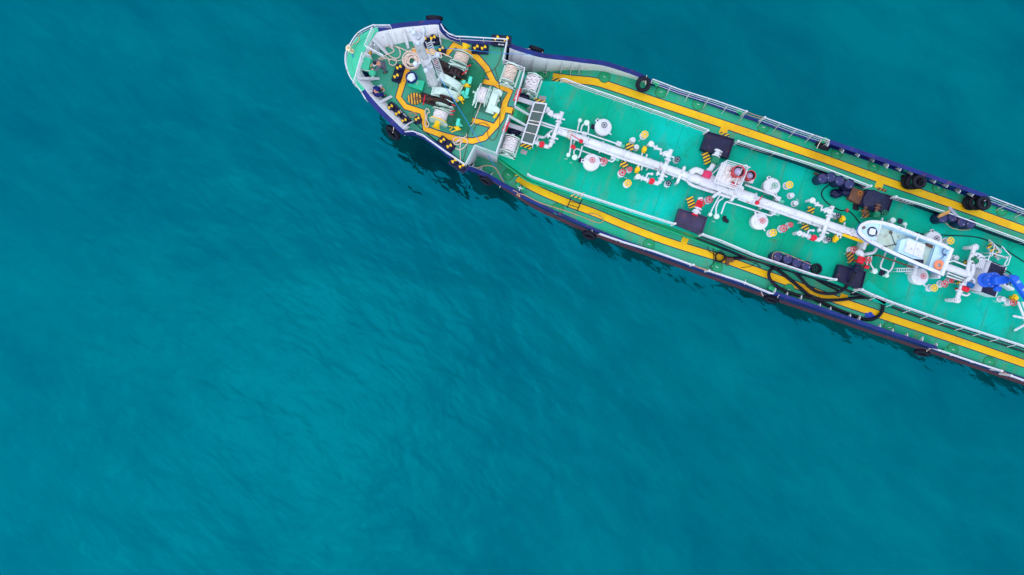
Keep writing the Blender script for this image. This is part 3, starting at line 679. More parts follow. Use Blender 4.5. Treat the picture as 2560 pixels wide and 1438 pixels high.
# painted hazard plates / step plates
def hazard(cx, cy, wpx, hpx, z, ang=19, mat=None, raised=0.0, name='hazard_plate'):
    c = P(cx, cy, z + raised); k = (HC - z) / FPX
    b = MB(); th = .03 if raised else .006
    b.box((c.x, c.y, z + raised + th / 2 + .011), (wpx * k, hpx * k, th), R(-ang))
    o = obj(name, b, mat or HAZ, SHIP)
    if raised:
        for sx in (-1, 1):
            for sy in (-1, 1):
                d = Matrix.Rotation(R(-ang), 4, 'Z') @ Vector((sx * wpx * k * .42, sy * hpx * k * .42, 0))
                obj('leg', MB().cyl((c.x + d.x, c.y + d.y, z), (c.x + d.x, c.y + d.y, z + raised), .025, n=6), WHITEC, o)
    return o
for a in ((1393, 200, 26, 9, ZM, 5), (1301, 437, 25, 15, ZM, 22), (1812, 336, 24, 7, ZM, 17), (2204, 474, 24, 7, ZM, 17, HAZW), (1716, 590, 27, 12, ZM, 19), (1283, 283, 13, 20, ZT + .9, 19, HAZ2), (925, 131, 12, 12, ZF + .5, 20, HAZ2), (954, 146, 9, 8, ZF, 20, HAZ2)): hazard(*a)
for a in ((1350, 253, 27, 9, ZT, 19), (1315, 364, 28, 12, ZT, 19), (1574, 367, 19, 15, ZT, 19), (1560, 412, 18, 14, ZT, 19), (1766, 395, 17, 30, ZT, -15), (1727, 506, 17, 27, ZT, -15), (2027, 525, 16, 14, ZT, 19), (2013, 568, 17, 14, ZT, 19), (2163, 533, 17, 22, ZT, -12, HAZW), (2126, 643, 17, 26, ZT, -15, HAZW), (2415, 657, 11, 11, ZT, 19), (2398, 706, 13, 12, ZT, 25), (1312, 293, 14, 22, ZT, 19, HAZW)):
    hazard(*a, **({} if len(a) > 6 else {'mat': HAZ}), raised=.28, name='step_plate')
# ladder from trunk to main deck, starboard
hazard(1441, 489, 27, 12, ZT - .02, 17, HAZ)
lad = empty('side_ladder', P(1430, 515, ZM), SHIP)
for (a, b) in (((1428, 494), (1418, 519)), ((1454, 501), (1443, 527))):
    obj('rail', MB().cyl(P(a[0], a[1], ZT), P(b[0], b[1], ZM + .02), .03, n=6), CLOTHK, lad)
for t_ in (.35, .7): obj('rung', MB().cyl(P(1428, 494, ZT).lerp(P(1418, 519, ZM), t_), P(1454, 501, ZT).lerp(P(1443, 527, ZM), t_), .022, n=6), CLOTHK, lad)
# anti-slip patches
for q in ([(1348, 239), (1366, 242), (1363, 252), (1346, 249)], [(1304, 373), (1319, 378), (1315, 388), (1301, 383)]): quad_mark(q, ZT, PINK, 'deck_patch', .006)
PAT = deckmat('repainted_patch', '#00b79c', '#00b498', '#08b594', .1, .1)
for q in ([(2150, 722), (2172, 700), (2221, 740), (2212, 762)], [(2186, 738), (2234, 752), (2228, 768), (2180, 752)]): quad_mark(q, ZT, PAT, 'deck_patch', .003)
SEAM = deckmat('weld_seam', '#0a8f74', '#0c8a70', '#1b8468', .3, .5)
for px in (1520, 1700, 1960, 2010, 2330, 2520):
    py = 240 + (px - 1500) * .345; a_ = P(px + 8, py + 6, ZT); b_ = a_ - AY * 5.6; q = MB().strip([a_ - AX * .012 + UP * .003, b_ - AX * .012 + UP * .003], [a_ + AX * .012 + UP * .003, b_ + AX * .012 + UP * .003]); obj('weld_seam', q, SEAM, SHIP)

# ------------------------------------------------------------------ cargo pipework
def pipe(ptspx, z, r, mat=WHITEC, name='pipe', parent=None, sub=1, n=12, flanges=()):
    pts = PP(ptspx, z); pts = smooth(pts, sub) if sub > 1 else pts
    # rounded corners
    if sub == 1 and len(pts) > 2:
        out = [pts[0]]
        for i in range(1, len(pts) - 1):
            p = pts[i]; a = (pts[i - 1] - p); b = (pts[i + 1] - p); d = min(r * 2.2, a.length * .45, b.length * .45)
            A = p + a.normalized() * d; B = p + b.normalized() * d
            for t in (0, .25, .5, .75, 1): out.append(A.lerp(p, t).lerp(p.lerp(B, t), t))
        out.append(pts[-1]); pts = out
    q = MB().tube(pts, r, n=n)
    for f in flanges:
        i = min(int(f * (len(pts) - 1)), len(pts) - 2); t = f * (len(pts) - 1) - i
        p = pts[i].lerp(pts[i + 1], t); d = (pts[i + 1] - pts[i]).normalized(); q.cyl(p - d * .025, p + d * .025, r * 1.28, n=16)
    return obj(name, q, mat, parent or SHIP)
HP = ZT + .62
MAINP = empty('cargo_main', P(1900, 505, ZT), SHIP)
pipe([(1396, 327), (1722, 440)], HP, .215, parent=MAINP, n=20, flanges=(.0, .22, .5, .78, 1.0))
pipe([(1722, 440), (1885, 497)], HP + .02, .29, parent=MAINP, n=20, flanges=(0, .3, .6, 1.0))
pipe([(1885, 497), (2140, 585), (2424, 688)], HP, .215, parent=MAINP, n=20, flanges=(0, .3, .62, .8, 1.0))
# saddles
for px in (1440, 1505, 1570, 1625, 1690, 1910, 1945, 2010, 2060, 2110, 2380):
    c = P(px, 327 + (px - 1396) * .3525, HP); b = MB(); b.box((c.x, c.y, ZT + .2), (.1, .7, .4), ANG, bev=.02); obj('saddle', b, WHITEC, MAINP)
# parallel lines
pipe([(1460, 361), (1535, 388), (1553, 395), (1654, 427), (1716, 449), (1728, 463), (1826, 494), (1842, 492)], ZT + .5, .095, flanges=(.1, .4, .7))
pipe([(1845, 496), (1934, 526), (1953, 532), (2060, 570), (2105, 587)], ZT + .5, .095, flanges=(.1, .4, .7))
pipe([(1397, 318), (1470, 335), (1544, 360)], ZT + .8, .04); pipe([(1862, 462), (1935, 488), (1946, 500)], ZT + .6, .055)
pipe([(1320, 297), (1352, 305), (1392, 318)], ZT + .7, .05); pipe([(1322, 303), (1354, 312), (1388, 323)], ZT + .6, .05); pipe([(1310, 330), (1361, 345), (1370, 335), (1382, 326)], ZT + .55, .07)
pipe([(1437, 372 + 20), (1434, 378), (1440, 371), (1457, 378), (1531, 405), (1537, 399), (1537, 385)], ZT + .4, .045)
pipe([(1446, 395), (1450, 387), (1456, 365)], ZT + .5, .045); pipe([(1424, 384), (1427, 365), (1429, 343)], ZT + .5, .05)
pipe([(1442, 333), (1448, 305)], ZT + .5, .04); pipe([(1452, 330), (1454, 318), (1458, 311), (1466, 309)], ZT + .5, .045); pipe([(1470, 333), (1472, 318), (1470, 310)], ZT + .5, .045)
pipe([(1776, 534), (1781, 522), (1800, 487)], ZT + .5, .045); pipe([(1790, 538), (1790, 520), (1797, 502), (1808, 496), (1810, 488)], ZT + .5, .045)
pipe([(1803, 535), (1811, 512), (1815, 504), (1853, 515), (1927, 540), (1936, 533), (1940, 523)], ZT + .5, .045)
pipe([(2186, 676), (2176, 660), (2179, 640)], ZT + .5, .045); pipe([(2218, 686), (2222, 678), (2201, 670), (2203, 658), (2215, 630)], ZT + .5, .05); pipe([(2222, 680), (2230, 672), (2240, 640)], ZT + .5, .05)
pipe([(2166, 664), (2172, 640)], ZT + .5, .06)
pipe([(2265, 560), (2262, 572), (2256, 585)], ZT + .5, .05); pipe([(2232, 552), (2228, 566)], ZT + .5, .06)
pipe([(2206, 545), (2202, 562)], ZT + .5, .06)
# platform brackets and small boxes beside the main
for (px, py) in ((1461, 336), (1535, 392), (1547, 360), (1935, 530), (1945, 497)):
    c = P(px, py, ZT + .4); b = MB(); b.box((c.x, c.y, ZT + .22), (.32, .3, .44), ANG, bev=.03); obj('pipe_bracket', b, WHITEC, SHIP)
for (px, py) in ((1555, 365), (1543, 396), (1954, 504), (1944, 533)):
    c = P(px, py, ZT + .45); b = MB(); b.cyl(Vector((c.x, c.y, ZT + .3)) - AX * .16, Vector((c.x, c.y, ZT + .3)) + AX * .16, .14, n=12); b.cyl((c.x, c.y, ZT), (c.x, c.y, ZT + .3), .06, n=8); obj('damper', b, paint('pale_green_paint', '#5cbfa0', .45, .1, 3) if not bpy.data.materials.get('pale_green_paint') else bpy.data.materials['pale_green_paint'], SHIP)
# pale yellow valve bodies on the small branches
for (px, py) in ((1611, 374), (1594, 424), (2107, 548), (2090, 597), (2538, 745)):
    c = P(px, py, ZT + .45); b = MB(); b.cyl(Vector((c.x, c.y, ZT + .35)) - AY * .2, Vector((c.x, c.y, ZT + .35)) + AY * .2, .12, n=12); b.lathe((c.x, c.y, ZT + .3), [(.15, 0), (.15, .1), (.08, .16), (.12, .2), (.12, .28)], n=12); b.box((c.x, c.y, ZT + .15), (.12, .2, .3), ANG); obj('yellow_valve', b, YELP, SHIP)
for (a, b) in (((1606, 383), (1600, 402)), ((1618, 386), (1611, 405)), ((1599, 405), (1594, 422)), ((1608, 408), (1603, 426))): pipe([a, b], ZT + .5, .05)
for (a, b) in (((2112, 556), (2108, 575)), ((2096, 584), (2092, 596)), ((2100, 596), (2104, 588))): pipe([a, b], ZT + .5, .05)
# crossovers
def crossover(o, port_len, stb_len, idx, red_mat=RED):
    """o = world point where it meets the main; builds branch with valves port and starboard"""
    root = empty('crossover', Vector((o.x, o.y, ZT)), SHIP); z = HP + .12 - ZT
    O = Vector((o.x, o.y, ZT))
    g = lambda x, y, h: loc(O, x, y, h)
    q = MB().tube([g(0, port_len, z), g(0, -stb_len + .35, z), g(-.03, -stb_len + .12, z), g(-.12, -stb_len, z), g(-.35, -stb_len - .0, z)], .125, n=12)
    q.cyl(g(0, port_len, z), g(0, port_len + .05, z), .14, n=14); obj('branch_pipe', q, WHITEC, root)
    for yy in (.45, -.75):
        f_ = MB(); f_.cyl(g(0, yy, z) - AY * .04, g(0, yy, z) + AY * .04, .2, n=14); obj('flange', f_, WHITEC, root)
        f_ = MB(); f_.cyl(g(-.28, yy + .25, z + .02), g(.3, yy + .25, z + .02), .05, n=8); f_.cyl(g(-.3, yy + .25, z - .1), g(-.3, yy + .25, z + .14), .09, n=8); f_.cyl(g(-.3, yy + .38, z), g(-.3, yy + .12, z), .06, n=8); obj('drain_valve', f_, WHITEC, root)
    # starboard: red butterfly valve, spool and riser
    v = MB(); v.cyl(g(-.38, -stb_len, z), g(-.62, -stb_len, z), .17, n=14); v.lathe(g(-.5, -stb_len, z + .1), [(.1, 0), (.1, .12), (.16, .13), (.16, .18), (.06, .2)], n=12); obj('red_valve', v, red_mat, root)
    v = MB().tube([g(-.62, -stb_len, z), g(-1.1, -stb_len + .02, z), g(-1.3, -stb_len + .02, z - .05), g(-1.36, -stb_len + .02, z - .3), g(-1.36, -stb_len + .02, 0)], .11, n=10); v.cyl(g(-.7, -stb_len, z), g(-.75, -stb_len, z), .18, n=14); v.cyl(g(-1.05, -stb_len, z), g(-1.1, -stb_len, z), .17, n=14); v.lathe(g(-1.32, -stb_len, z + .02), [(.16, 0), (.16, .08), (.1, .1)], n=14); obj('spool_pipe', v, WHITEC, root)
    v = MB().tube([g(-.85, -stb_len, z), g(-.85, -stb_len + .3, z), g(-.8, -stb_len + .38, z), g(-.62, -stb_len + .4, z)], .055, n=8); v.ball(g(-.6, -stb_len + .42, z), .09, n=8, k=6); obj('drain_pipe', v, WHITEC, root)
    # port: S shaped branch with gate valve
    v = MB().tube([g(-.02, port_len - .1, z), g(-.3, port_len - .2, z - .02), g(-.5, port_len - .35, z - .1), g(-.55, port_len - .1, z - .1), g(-.8, port_len - .12, z - .1), g(-1.15, port_len - .02, z - .1), g(-1.3, port_len, z - .3), g(-1.3, port_len, 0)], .085, n=10); v.cyl(g(-.85, port_len - .1, z - .1), g(-.92, port_len - .08, z - .1), .16, n=12); v.lathe(g(-1.22, port_len, z - .04), [(.17, 0), (.17, .09), (.12, .12), (.12, .16)], n=14); obj('port_branch', v, WHITEC, root)
    v = MB().lathe(g(-.12, port_len - .32, z + .02), [(.1, 0), (.1, .1), (.15, .11), (.15, .15)], n=10); v.box(g(-.2, port_len - .35, z), (.4, .1, .1), ANG); obj('relief_valve', v, WHITEC, root)
    return root
crossover(P(1390, 325, HP), 1.02, 1.12, 0); crossover(P(1662, 419, HP), 1.02, 1.05, 1); crossover(P(2064, 560, HP), 1.02, 1.05, 2)
# forward valve group on the first crossover
for (px, py, r) in ((1368, 274, .13), (1376, 283, .14), (1362, 277, .1)):
    c = P(px, py, ZT + .7); b = MB(); b.cyl(Vector((c.x, c.y, ZT + .55)) - AX * .2, Vector((c.x, c.y, ZT + .55)) + AX * .2, r * .7, n=10); b.lathe((c.x, c.y, ZT + .5), [(r, 0), (r, .12), (r * .6, .16), (r * 1.2, .2), (r * 1.2, .24)], n=12); b.cyl((c.x, c.y, ZT), (c.x, c.y, ZT + .5), .05, n=8); obj('gate_valve', b, WHITEC, SHIP)
# red levers
def lever(a, b, z):
    A = P(a[0], a[1], z); B = P(b[0], b[1], z); q = MB().cyl(A, B, .028, n=6); q.lathe(B - Vector((0, 0, .12)), [(.12, 0), (.12, .1), (.07, .16)], n=10); return obj('red_lever', q, RED, SHIP)
lever((1429, 337), (1453, 353), ZT + .95); lever((1906, 490), (1894, 507), ZT + .9)
for (px, py) in ((1433, 367), (1871, 502)):
    c = P(px, py, ZT + .6); b = MB(); b.cyl(Vector((c.x, c.y, ZT + .5)) - AX * .14, Vector((c.x, c.y, ZT + .5)) + AX * .14, .11, n=10); b.lathe((c.x, c.y, ZT + .5), [(.12, 0), (.12, .12), (.06, .16)], n=10); obj('red_valve', b, RED, SHIP)
# yellow and red guard rails by the boat
for (a, b, mt) in (((2108, 587), (2172, 610), YELP), ((2110, 581), (2170, 604), RED), ((2192, 637), (2292, 672), RUSTY)):
    A = P(a[0], a[1], ZT + .7); B = P(b[0], b[1], ZT + .7); q = MB(); c = (A + B) / 2; d = (B - A); q.box((c.x, c.y, ZT + .66), (d.length, .14 if mt is YELP else .07, .1), math.atan2(d.y, d.x)); 
    for t_ in (.05, .95): e = A.lerp(B, t_); q.box((e.x, e.y, ZT + .31), (.06, .06, .62))
    obj('guard_bar', q, mt, SHIP)

# ---- drip trays at the four manifolds
def tray(corners, mat, h=.5):
    p = PP(corners, ZT + h); root = empty('drip_tray', Vector((sum(x.x for x in p) / 4, sum(x.y for x in p) / 4, ZT)), SHIP)
    q = MB(); q.prism([(x.x, x.y) for x in p], ZT + .05, ZT + h - .06); obj('tray_body', q, mat, root)
    cen = sum(p, Vector()) / 4
    for i in range(4):
        a, b = p[i], p[(i + 1) % 4]; c = (a + b) / 2; d = b - a; c = c + (cen - c).normalized() * .03
        q = MB(); q.box((c.x, c.y, ZT + h - .02), (d.length - .02, .05, .12), math.atan2(d.y, d.x)); obj('tray_lip', q, mat, root)
    for x in p:
        e = x.lerp(cen, .12); obj('leg', MB().box((e.x, e.y, ZT + .03), (.1, .1, .06), ANG), mat, root)
    return root
tray([(1768, 328), (1837, 348), (1821, 397), (1752, 373)], TRAY); tray([(1699, 521), (1769, 543), (1755, 587), (1687, 561)], TRAYP); tray([(2168, 473), (2235, 491), (2219, 537), (2150, 513)], TRAY); tray([(2099, 661), (2166, 679), (2154, 726), (2087, 697)], TRAY)
def flanged(a, b, z, r, mat=WHITEC, fl=(0, 1)):
    A = P(a[0], a[1], z); B = P(b[0], b[1], z); d = (B - A).normalized(); q = MB().cyl(A, B, r, n=14)
    for f in fl: p = A.lerp(B, f); q.cyl(p - d * .035, p + d * .035, r * 1.75, n=16)
    return obj('manifold_pipe', q, mat, SHIP)
flanged((1796, 378), (1790, 391), ZT + .85, .14); flanged((1786, 383), (1803, 387), ZT + .85, .06, fl=())
pipe([(1788, 396), (1783, 412), (1776, 424), (1768, 428)], ZT + .8, .15, sub=4); 
c = P(1786, 402, ZT + .85); b = MB(); b.cyl(c - AY * .2, c + AY * .2, .2, n=14); b.lathe(c, [(.14, 0), (.14, .25), (.2, .28), (.2, .32)], n=14); b.cyl((c.x, c.y, ZT), c, .06, n=8); obj('green_valve', b, DGREEN, SHIP)
pipe([(1751, 494), (1751, 502), (1748, 516)], ZT + .8, .15, sub=3); flanged((1746, 520), (1738, 536), ZT + .8, .13, fl=(.1, .55)); flanged((1731, 528), (1752, 533), ZT + .8, .05, fl=())
c = P(1748, 511, ZT + .85); b = MB(); b.cyl(c - AY * .2, c + AY * .2, .2, n=14); b.lathe(c, [(.14, 0), (.14, .2)], n=14); b.cyl((c.x, c.y, ZT), c, .06, n=8); o = obj('red_valve', b, RED, SHIP)
place(hwheel(.2, RED, 0), SHIP, c + Vector((.05, .05, .3)), 0)
b = MB(); cc = P(1737, 537, ZT + .8); b.cyl(cc - AY * .04, cc + AY * .02, .2, n=16); obj('blank_flange', b, RED, SHIP)
pipe([(2142, 634), (2150, 630), (2155, 638), (2152, 648)], ZT + .85, .15, sub=4)
c = P(2152, 651, ZT + .85); b = MB(); b.cyl(c - AY * .2, c + AY * .2, .2, n=14); b.lathe(c, [(.14, 0), (.14, .2)], n=14); b.cyl((c.x, c.y, ZT), c, .06, n=8); obj('red_valve', b, RED, SHIP); place(hwheel(.18, RED, 0), SHIP, c + Vector((.28, .0, .3)), 0)
flanged((2145, 661), (2138, 680), ZT + .85, .12, NAVYD, fl=(.1, .6)); flanged((2122, 663), (2160, 674), ZT + .7, .06, NAVYD, fl=())
b = MB(); c = P(2166, 667, ZT + .5); b.cyl(c - AX * .12, c + AX * .12, .12, n=10); b.cyl((c.x, c.y, ZT), (c.x, c.y, ZT + .5), .05, n=8); obj('red_valve', b, RED, SHIP); 
flanged((2197, 512), (2190, 530), ZT + .85, .09, RUSTY, fl=(.1, .5)); c = P(2192, 538, ZT + .85); b = MB(); b.cyl(c - AY * .18, c + AY * .18, .17, n=12); b.lathe(c, [(.12, 0), (.12, .18)], n=12); b.cyl((c.x, c.y, ZT), c, .06, n=8); obj('green_valve', b, DGREEN, SHIP); place(hwheel(.16, DGREEN, 0), SHIP, c + Vector((.4, .1, .15)), 0)
b = MB(); c = P(2170, 503, ZT + .6); b.torus(c, .12, .04, n=18, k=6); obj('ring_plate', b, PINK, SHIP)
flanged((2165, 516), (2161, 538), ZT + .6, .06, RUSTY, fl=(.2, .8))
pipe([(2160, 636), (2185, 632), (2192, 620)], ZT + .6, .09)
# rusty box beside the port tray
b = MB(); q = PP([(2132, 468), (2165, 480), (2150, 512), (2121, 497)], ZT + .35); b.prism([(x.x, x.y) for x in q], ZT + .02, ZT + .35); obj('rusty_box', b, RUSTY, SHIP)
b = MB(); b.torus(P(2150, 483, ZT + .38), .11, .04, n=18, k=6); obj('ring_plate', b, paint('rust_orange', '#a8632a', .8, .2, 8), SHIP)

# ---- pump platform midships
PH = empty('pump_platform', P(1815, 450, ZT), SHIP); ZPP = ZT + 1.25
q = PP([(1806, 408), (1862, 425), (1843, 474), (1785, 456)], ZPP); cen = sum(q, Vector()) / 4
b = MB(); b.prism([(x.x, x.y) for x in q], ZPP - .05, ZPP); obj('floor_plate', b, WRUST, PH)
for i in range(4):
    A, B = q[i], q[(i + 1) % 4]
    obj('edge_beam', MB().cyl(A + UP * .04, B + UP * .04, .05, n=7), WHITEC, PH); obj('leg', MB().cyl((A.x, A.y, ZT), A, .045, n=7), WHITEC, PH)
    for hz in (.5, .95):
        if i != 1: obj('guard_rail', MB().cyl(A + UP * hz, B + UP * hz, .024, n=6), WHITEC, PH)
    obj('guard_post', MB().cyl(A, A + UP * .97, .026, n=6), WHITEC, PH)
for t_ in (.2, .4, .6, .8):
    obj('grating_bar', MB().cyl(q[0].lerp(q[1], t_) + UP * .02, q[3].lerp(q[2], t_) + UP * .02, .022, n=6), WHITEC, PH)
q2 = PP([(1772, 443), (1806, 412), (1788, 462), (1772, 470)], ZT + .9)
for i in range(4): obj('stair_beam', MB().cyl(q2[i], q2[(i + 1) % 4], .04, n=6), WHITEC, PH)
for t_ in (.2, .4, .6, .8): obj('step', MB().box(q2[0].lerp(q2[1], t_).lerp(q2[3].lerp(q2[2], t_), .5), (.16, (q2[0].lerp(q2[1], t_) - q2[3].lerp(q2[2], t_)).length, .03), ANG + R(-30)), WHITEC, PH)
ul = MB().tube(smooth(PP([(1838, 462), (1846, 440), (1858, 418), (1866, 414), (1868, 422), (1858, 450), (1850, 470)], ZPP + .35), 4), .045, n=7); obj('hoop_rail', ul, WHITEC, PH)
def vent_stub(px, py, r, h, z):
    c = P(px, py, z + h); c = Vector((c.x, c.y, z)); root = empty('pump_stack', c, SHIP)
    b = MB(); b.lathe(c, [(r, 0), (r, h), (r * .86, h), (r * .86, h - .2), (r * .8, h - .25)], n=26, caps=False); obj('casing', b, REDV, root)
    b = MB(); b.lathe(c + UP * (h - .16), [(r * .86, 0), (r * .74, -.04), (r * .62, -.05)], n=26, caps=False); obj('seal', b, CLOTHK, root)
    b = MB(); b.lathe(c + UP * (h - .24), [(r * .66, 0), (r * .3, .04), (r * .1, .12), (0, .13)], n=20); obj('cover', b, paint('lavender_steel', '#c4c4ea', .35, .1, 4) if not bpy.data.materials.get('lavender_steel') else bpy.data.materials['lavender_steel'], root)
    return root
vent_stub(1848, 428, .35, .55, ZPP); vent_stub(1878, 438, .29, .6, ZT + .6)
b = MB(); c = P(1868, 443, ZT + .6); b.box((c.x, c.y, ZT + .3), (.9, .5, .6), ANG, bev=.04); obj('stack_base', b, WHITEC, PH)
for (px, py) in ((1836, 458), (1824, 448), (1818, 432)):
    c = P(px, py, ZPP); b = MB(); b.lathe((c.x, c.y, ZPP), [(.1, 0), (.1, .12), (.06, .16)], n=10); b.box((c.x + .2, c.y, ZPP + .05), (.3, .12, .1), R(30)); obj('small_valve', b, WRUST, PH)
c = P(1836, 460, ZPP + .1); b = MB(); b.box((c.x, c.y, ZPP + .08), (.3, .2, .16), ANG, bev=.02); obj('red_box', b, REDV, PH)
pipe([(1726, 432), (1740, 425), (1757, 431)], ZT + 1.0, .17, sub=5)
c = P(1768, 437, ZT + 1.1); b = MB(); b.cyl(c - AX * .26, c + AX * .2, .2, n=14); b.lathe(c - UP * .05, [(.22, 0), (.22, .24), (.15, .28)], n=12); b.cyl((c.x, c.y, ZT), c, .07, n=8); obj('pump_motor', b, paint('magenta_red', '#cc2a5c', .4, .1, 3), SHIP)
for (a, b) in (((1704, 438), (1712, 418)), ((1694, 456), (1703, 432)), ((1830, 500), (1846, 470)), ((1784, 492), (1802, 478))):
    A = P(a[0], a[1], ZT + .75); B = P(b[0], b[1], ZT + .75); q = MB(); d = B - A; cq = (A + B) / 2; q.box((cq.x, cq.y, ZT + .7), (d.length, .16, .1), math.atan2(d.y, d.x)); q.box((A.x, A.y, ZT + .35), (.12, .12, .7), ANG); q.box((B.x, B.y, ZT + .35), (.12, .12, .7), ANG); obj('pipe_stand', q, WHITEC, SHIP)
b = MB(); c = P(1848, 476, HP + .4); b.box((c.x, c.y, ZT + .75), (.5, .62, .5), ANG, bev=.06); obj('strainer_box', b, WHITEC, SHIP)
c = P(1775, 452, ZT + 1); b = MB(); b.box((c.x, c.y, ZT + .55), (.95, .75, .9), ANG, bev=.08); obj('strainer_box', b, WHITE, SHIP)

# ------------------------------------------------------------------ forward catwalk and stairs
CW = empty('catwalk', P(1334, 308, ZT), SHIP); zc = ZT + .95
q = PP([(1336, 256), (1366, 260), (1332, 362), (1303, 354)], zc)
b = MB(); b.flat([(x.x, x.y) for x in [y.lerp(sum(q, Vector()) / 4, .04) for y in q]], zc - .03); obj('mesh_floor', b, GRATE, CW)
for i in range(4):
    obj('side_beam', MB().cyl(q[i], q[(i + 1) % 4], .05, n=7), WHITEC, CW); obj('leg', MB().cyl((q[i].x, q[i].y, ZT), q[i], .04, n=7), WHITEC, CW)
for t_ in (.22, .45, .53, .75): obj('cross_bar', MB().cyl(q[0].lerp(q[3], t_), q[1].lerp(q[2], t_), .035, n=6), WRUST, CW)
ST = empty('stairs', P(1298, 290, ZT), SHIP)
sa = [P(1287, 265, ZF + .6), P(1323, 286, ZT + 1.2)]; sb = [P(1272, 288, ZF + .6), P(1316, 313, ZT + 1.2)]
for s_ in (sa, sb):
    obj('handrail', MB().cyl(s_[0], s_[1], .035, n=7), WHITEC, ST); obj('handrail', MB().cyl(s_[0] - UP * .35, s_[1] - UP * .35, .028, n=7), WHITEC, ST)
    obj('newel', MB().cyl(s_[1], Vector((s_[1].x, s_[1].y, ZT)), .03, n=6), WHITEC, ST)
for k in range(5):
    t_ = (k + .5) / 5; a = P(1292, 268, ZF).lerp(P(1326, 291, ZT), t_); bb = P(1280, 290, ZF).lerp(P(1318, 311, ZT), t_); c = (a + bb) / 2
    obj('tread', MB().box(c, (.24, .95, .03), ANG), GREEN, ST)
# white beams under the catwalk
for (a, b) in (((1290, 248), (1365, 268)), ((1271, 310), (1336, 335)), ((1312, 350), (1334, 357))): obj('deck_beam', MB().box((P(*a, ZT + .5) + P(*b, ZT + .5)) / 2, ((P(*a, ZT) - P(*b, ZT)).length, .26, .12), ANG + R(1)), WHITE, SHIP)
for (px, py) in ((1323, 274), (1302, 334)): 
    b = MB(); b.torus(P(px, py, ZT + .1), .12, .03, axis=(.3, .3, 1)); b.torus(P(px + 3, py - 3, ZT + .16), .1, .03, axis=(.2, -.4, 1)); obj('shackle', b, WHITEC, SHIP)
for (px, py, rx, ry) in ((1307, 244, .42, .26), (1286, 330, .4, .24)):
    c = P(px, py, ZT + .35); b = MB(); b.ball((c.x, c.y, ZT + .3), 1.0, (rx, ry, .26), n=16, k=8); obj('cable_cover', b, NAVYD, SHIP)

# ------------------------------------------------------------------ reels and winches
def helix(c, axis, r, L, pitch, rr, jit=.0, n=18, layers=1):
    ax = Vector(axis).normalized(); a = ax.orthogonal().normalized(); b = ax.cross(a); pts = []
    for ly in range(layers):
        turns = L / pitch; N = int(turns * n)
        for i in range(N + 1):
            t = i / n * 2 * math.pi; f = i / N; f = f if ly % 2 == 0 else 1 - f
            rad = r + ly * rr * 1.7 + random.uniform(-jit, jit)
            pts.append(Vector(c) + ax * (-L / 2 + L * f + random.uniform(-jit, jit) * .7) + (a * math.cos(t) + b * math.sin(t)) * rad)
    return pts
def flange_ring(c, axis, r, mat, parent, name='flange', th=.035, spokes=6, solid=False):
    q = MB()
    if solid: q.cyl(Vector(c) - Vector(axis) * th / 2, Vector(c) + Vector(axis) * th / 2, r, n=28); q.torus(c, r, th * .6, axis, n=28, k=6)
    else:
        q.torus(c, r, th * .8, axis, n=28, k=6); q.torus(c, r * .55, th * .5, axis, n=22, k=5); a = Vector(axis).orthogonal().normalized(); b = Vector(axis).cross(a)
        for i in range(spokes):
            t = 2 * math.pi * i / spokes; q.cyl(c, Vector(c) + (a * math.cos(t) + b * math.sin(t)) * r, th * .5, n=5)
    return obj(name, q, mat, parent)
def reel(px, py, z0, L, r, rope, label, base=True, jit=.025, loose=0, tilt=0.0):
    h = r + .28; c = P(px, py, z0 + h); root = empty('rope_reel', Vector((c.x, c.y, z0)), SHIP); root['label'] = label
    ax = (AY + AX * tilt).normalized()
    q = MB().cyl(c - ax * L / 2, c + ax * L / 2, r * .84, n=20); obj('drum', q, RUSTY, root)
    obj('rope', MB().tube(helix(c, ax, r * .86, L * .9, .088, .042, jit), .042, n=6), rope, root)
    for s_ in (-1, 1): flange_ring(c + ax * (s_ * L / 2), ax, r * 1.12, MINT, root)
    if loose:
        for k in range(loose):
            o_ = c + ax * random.uniform(-L * .4, L * .4) + UP * (r * .85); pts = [o_ + AX * (r * .9 * math.cos(t)) + ax * (.12 * math.sin(2 * t + k)) + UP * (.1 * math.cos(t * 2)) for t in [i * math.pi / 8 for i in range(9)]]
            obj('loose_turn', MB().tube(smooth(pts, 2), .03, n=5), rope, root)
    for s_ in (-1, 1):
        e = c + ax * (s_ * (L / 2 + .12)); q = MB()
        for d in (-1, 1): q.cyl(Vector((e.x, e.y, z0)) + AX * (.38 * d), e, .045, n=6)
        q.box((e.x, e.y, z0 + .05), (1.0, .12, .1), ANG); q.box(e, (.18, .1, .18), ANG); obj('stand', q, MINT, root)
    for d in (-1, 1): obj('base_bar', MB().box((c.x + AX.x * .45 * d, c.y + AX.y * .45 * d, z0 + .05), (.1, L + .3, .1), ANG), MINT, root)
    return root
reel(1275, 184, ZF, .92, .36, ROPE, 'mint green reel of beige rope on the forecastle port corner', jit=.018)
reel(1330, 210, ZT, .98, .40, ROPEW, 'mint green reel of messy white rope aft of the forecastle, port side', jit=.03, loose=5)
reel(1275, 362, ZT, .92, .42, ROPEW, 'mint green reel of white rope by the starboard forecastle corner', jit=.016)
def ropedrum(c, axis, L, r, rope, parent, fl_mat, n='rope_drum', fr=1.3):
    q = MB().cyl(c - axis * L / 2, c + axis * L / 2, r * .88, n=20); d = obj(n, q, RUSTY, parent)
    # thin flanges belong to the drum mesh's own part, rope separate
    obj('rope', MB().tube(helix(c, axis, r * .9, L * .88, .08, .038, .012), .038, n=6), rope, parent)
    for s_ in (-1, 1): flange_ring(c + axis * (s_ * L / 2), axis, r * fr, fl_mat, parent, solid=True, th=.03)
    return d
WZ = ZF + .62
WL = empty('windlass', P(1126, 218, ZF), SHIP); WL['label'] = 'anchor windlass with two rope drums, pale gear cases and rusty chain wheels'
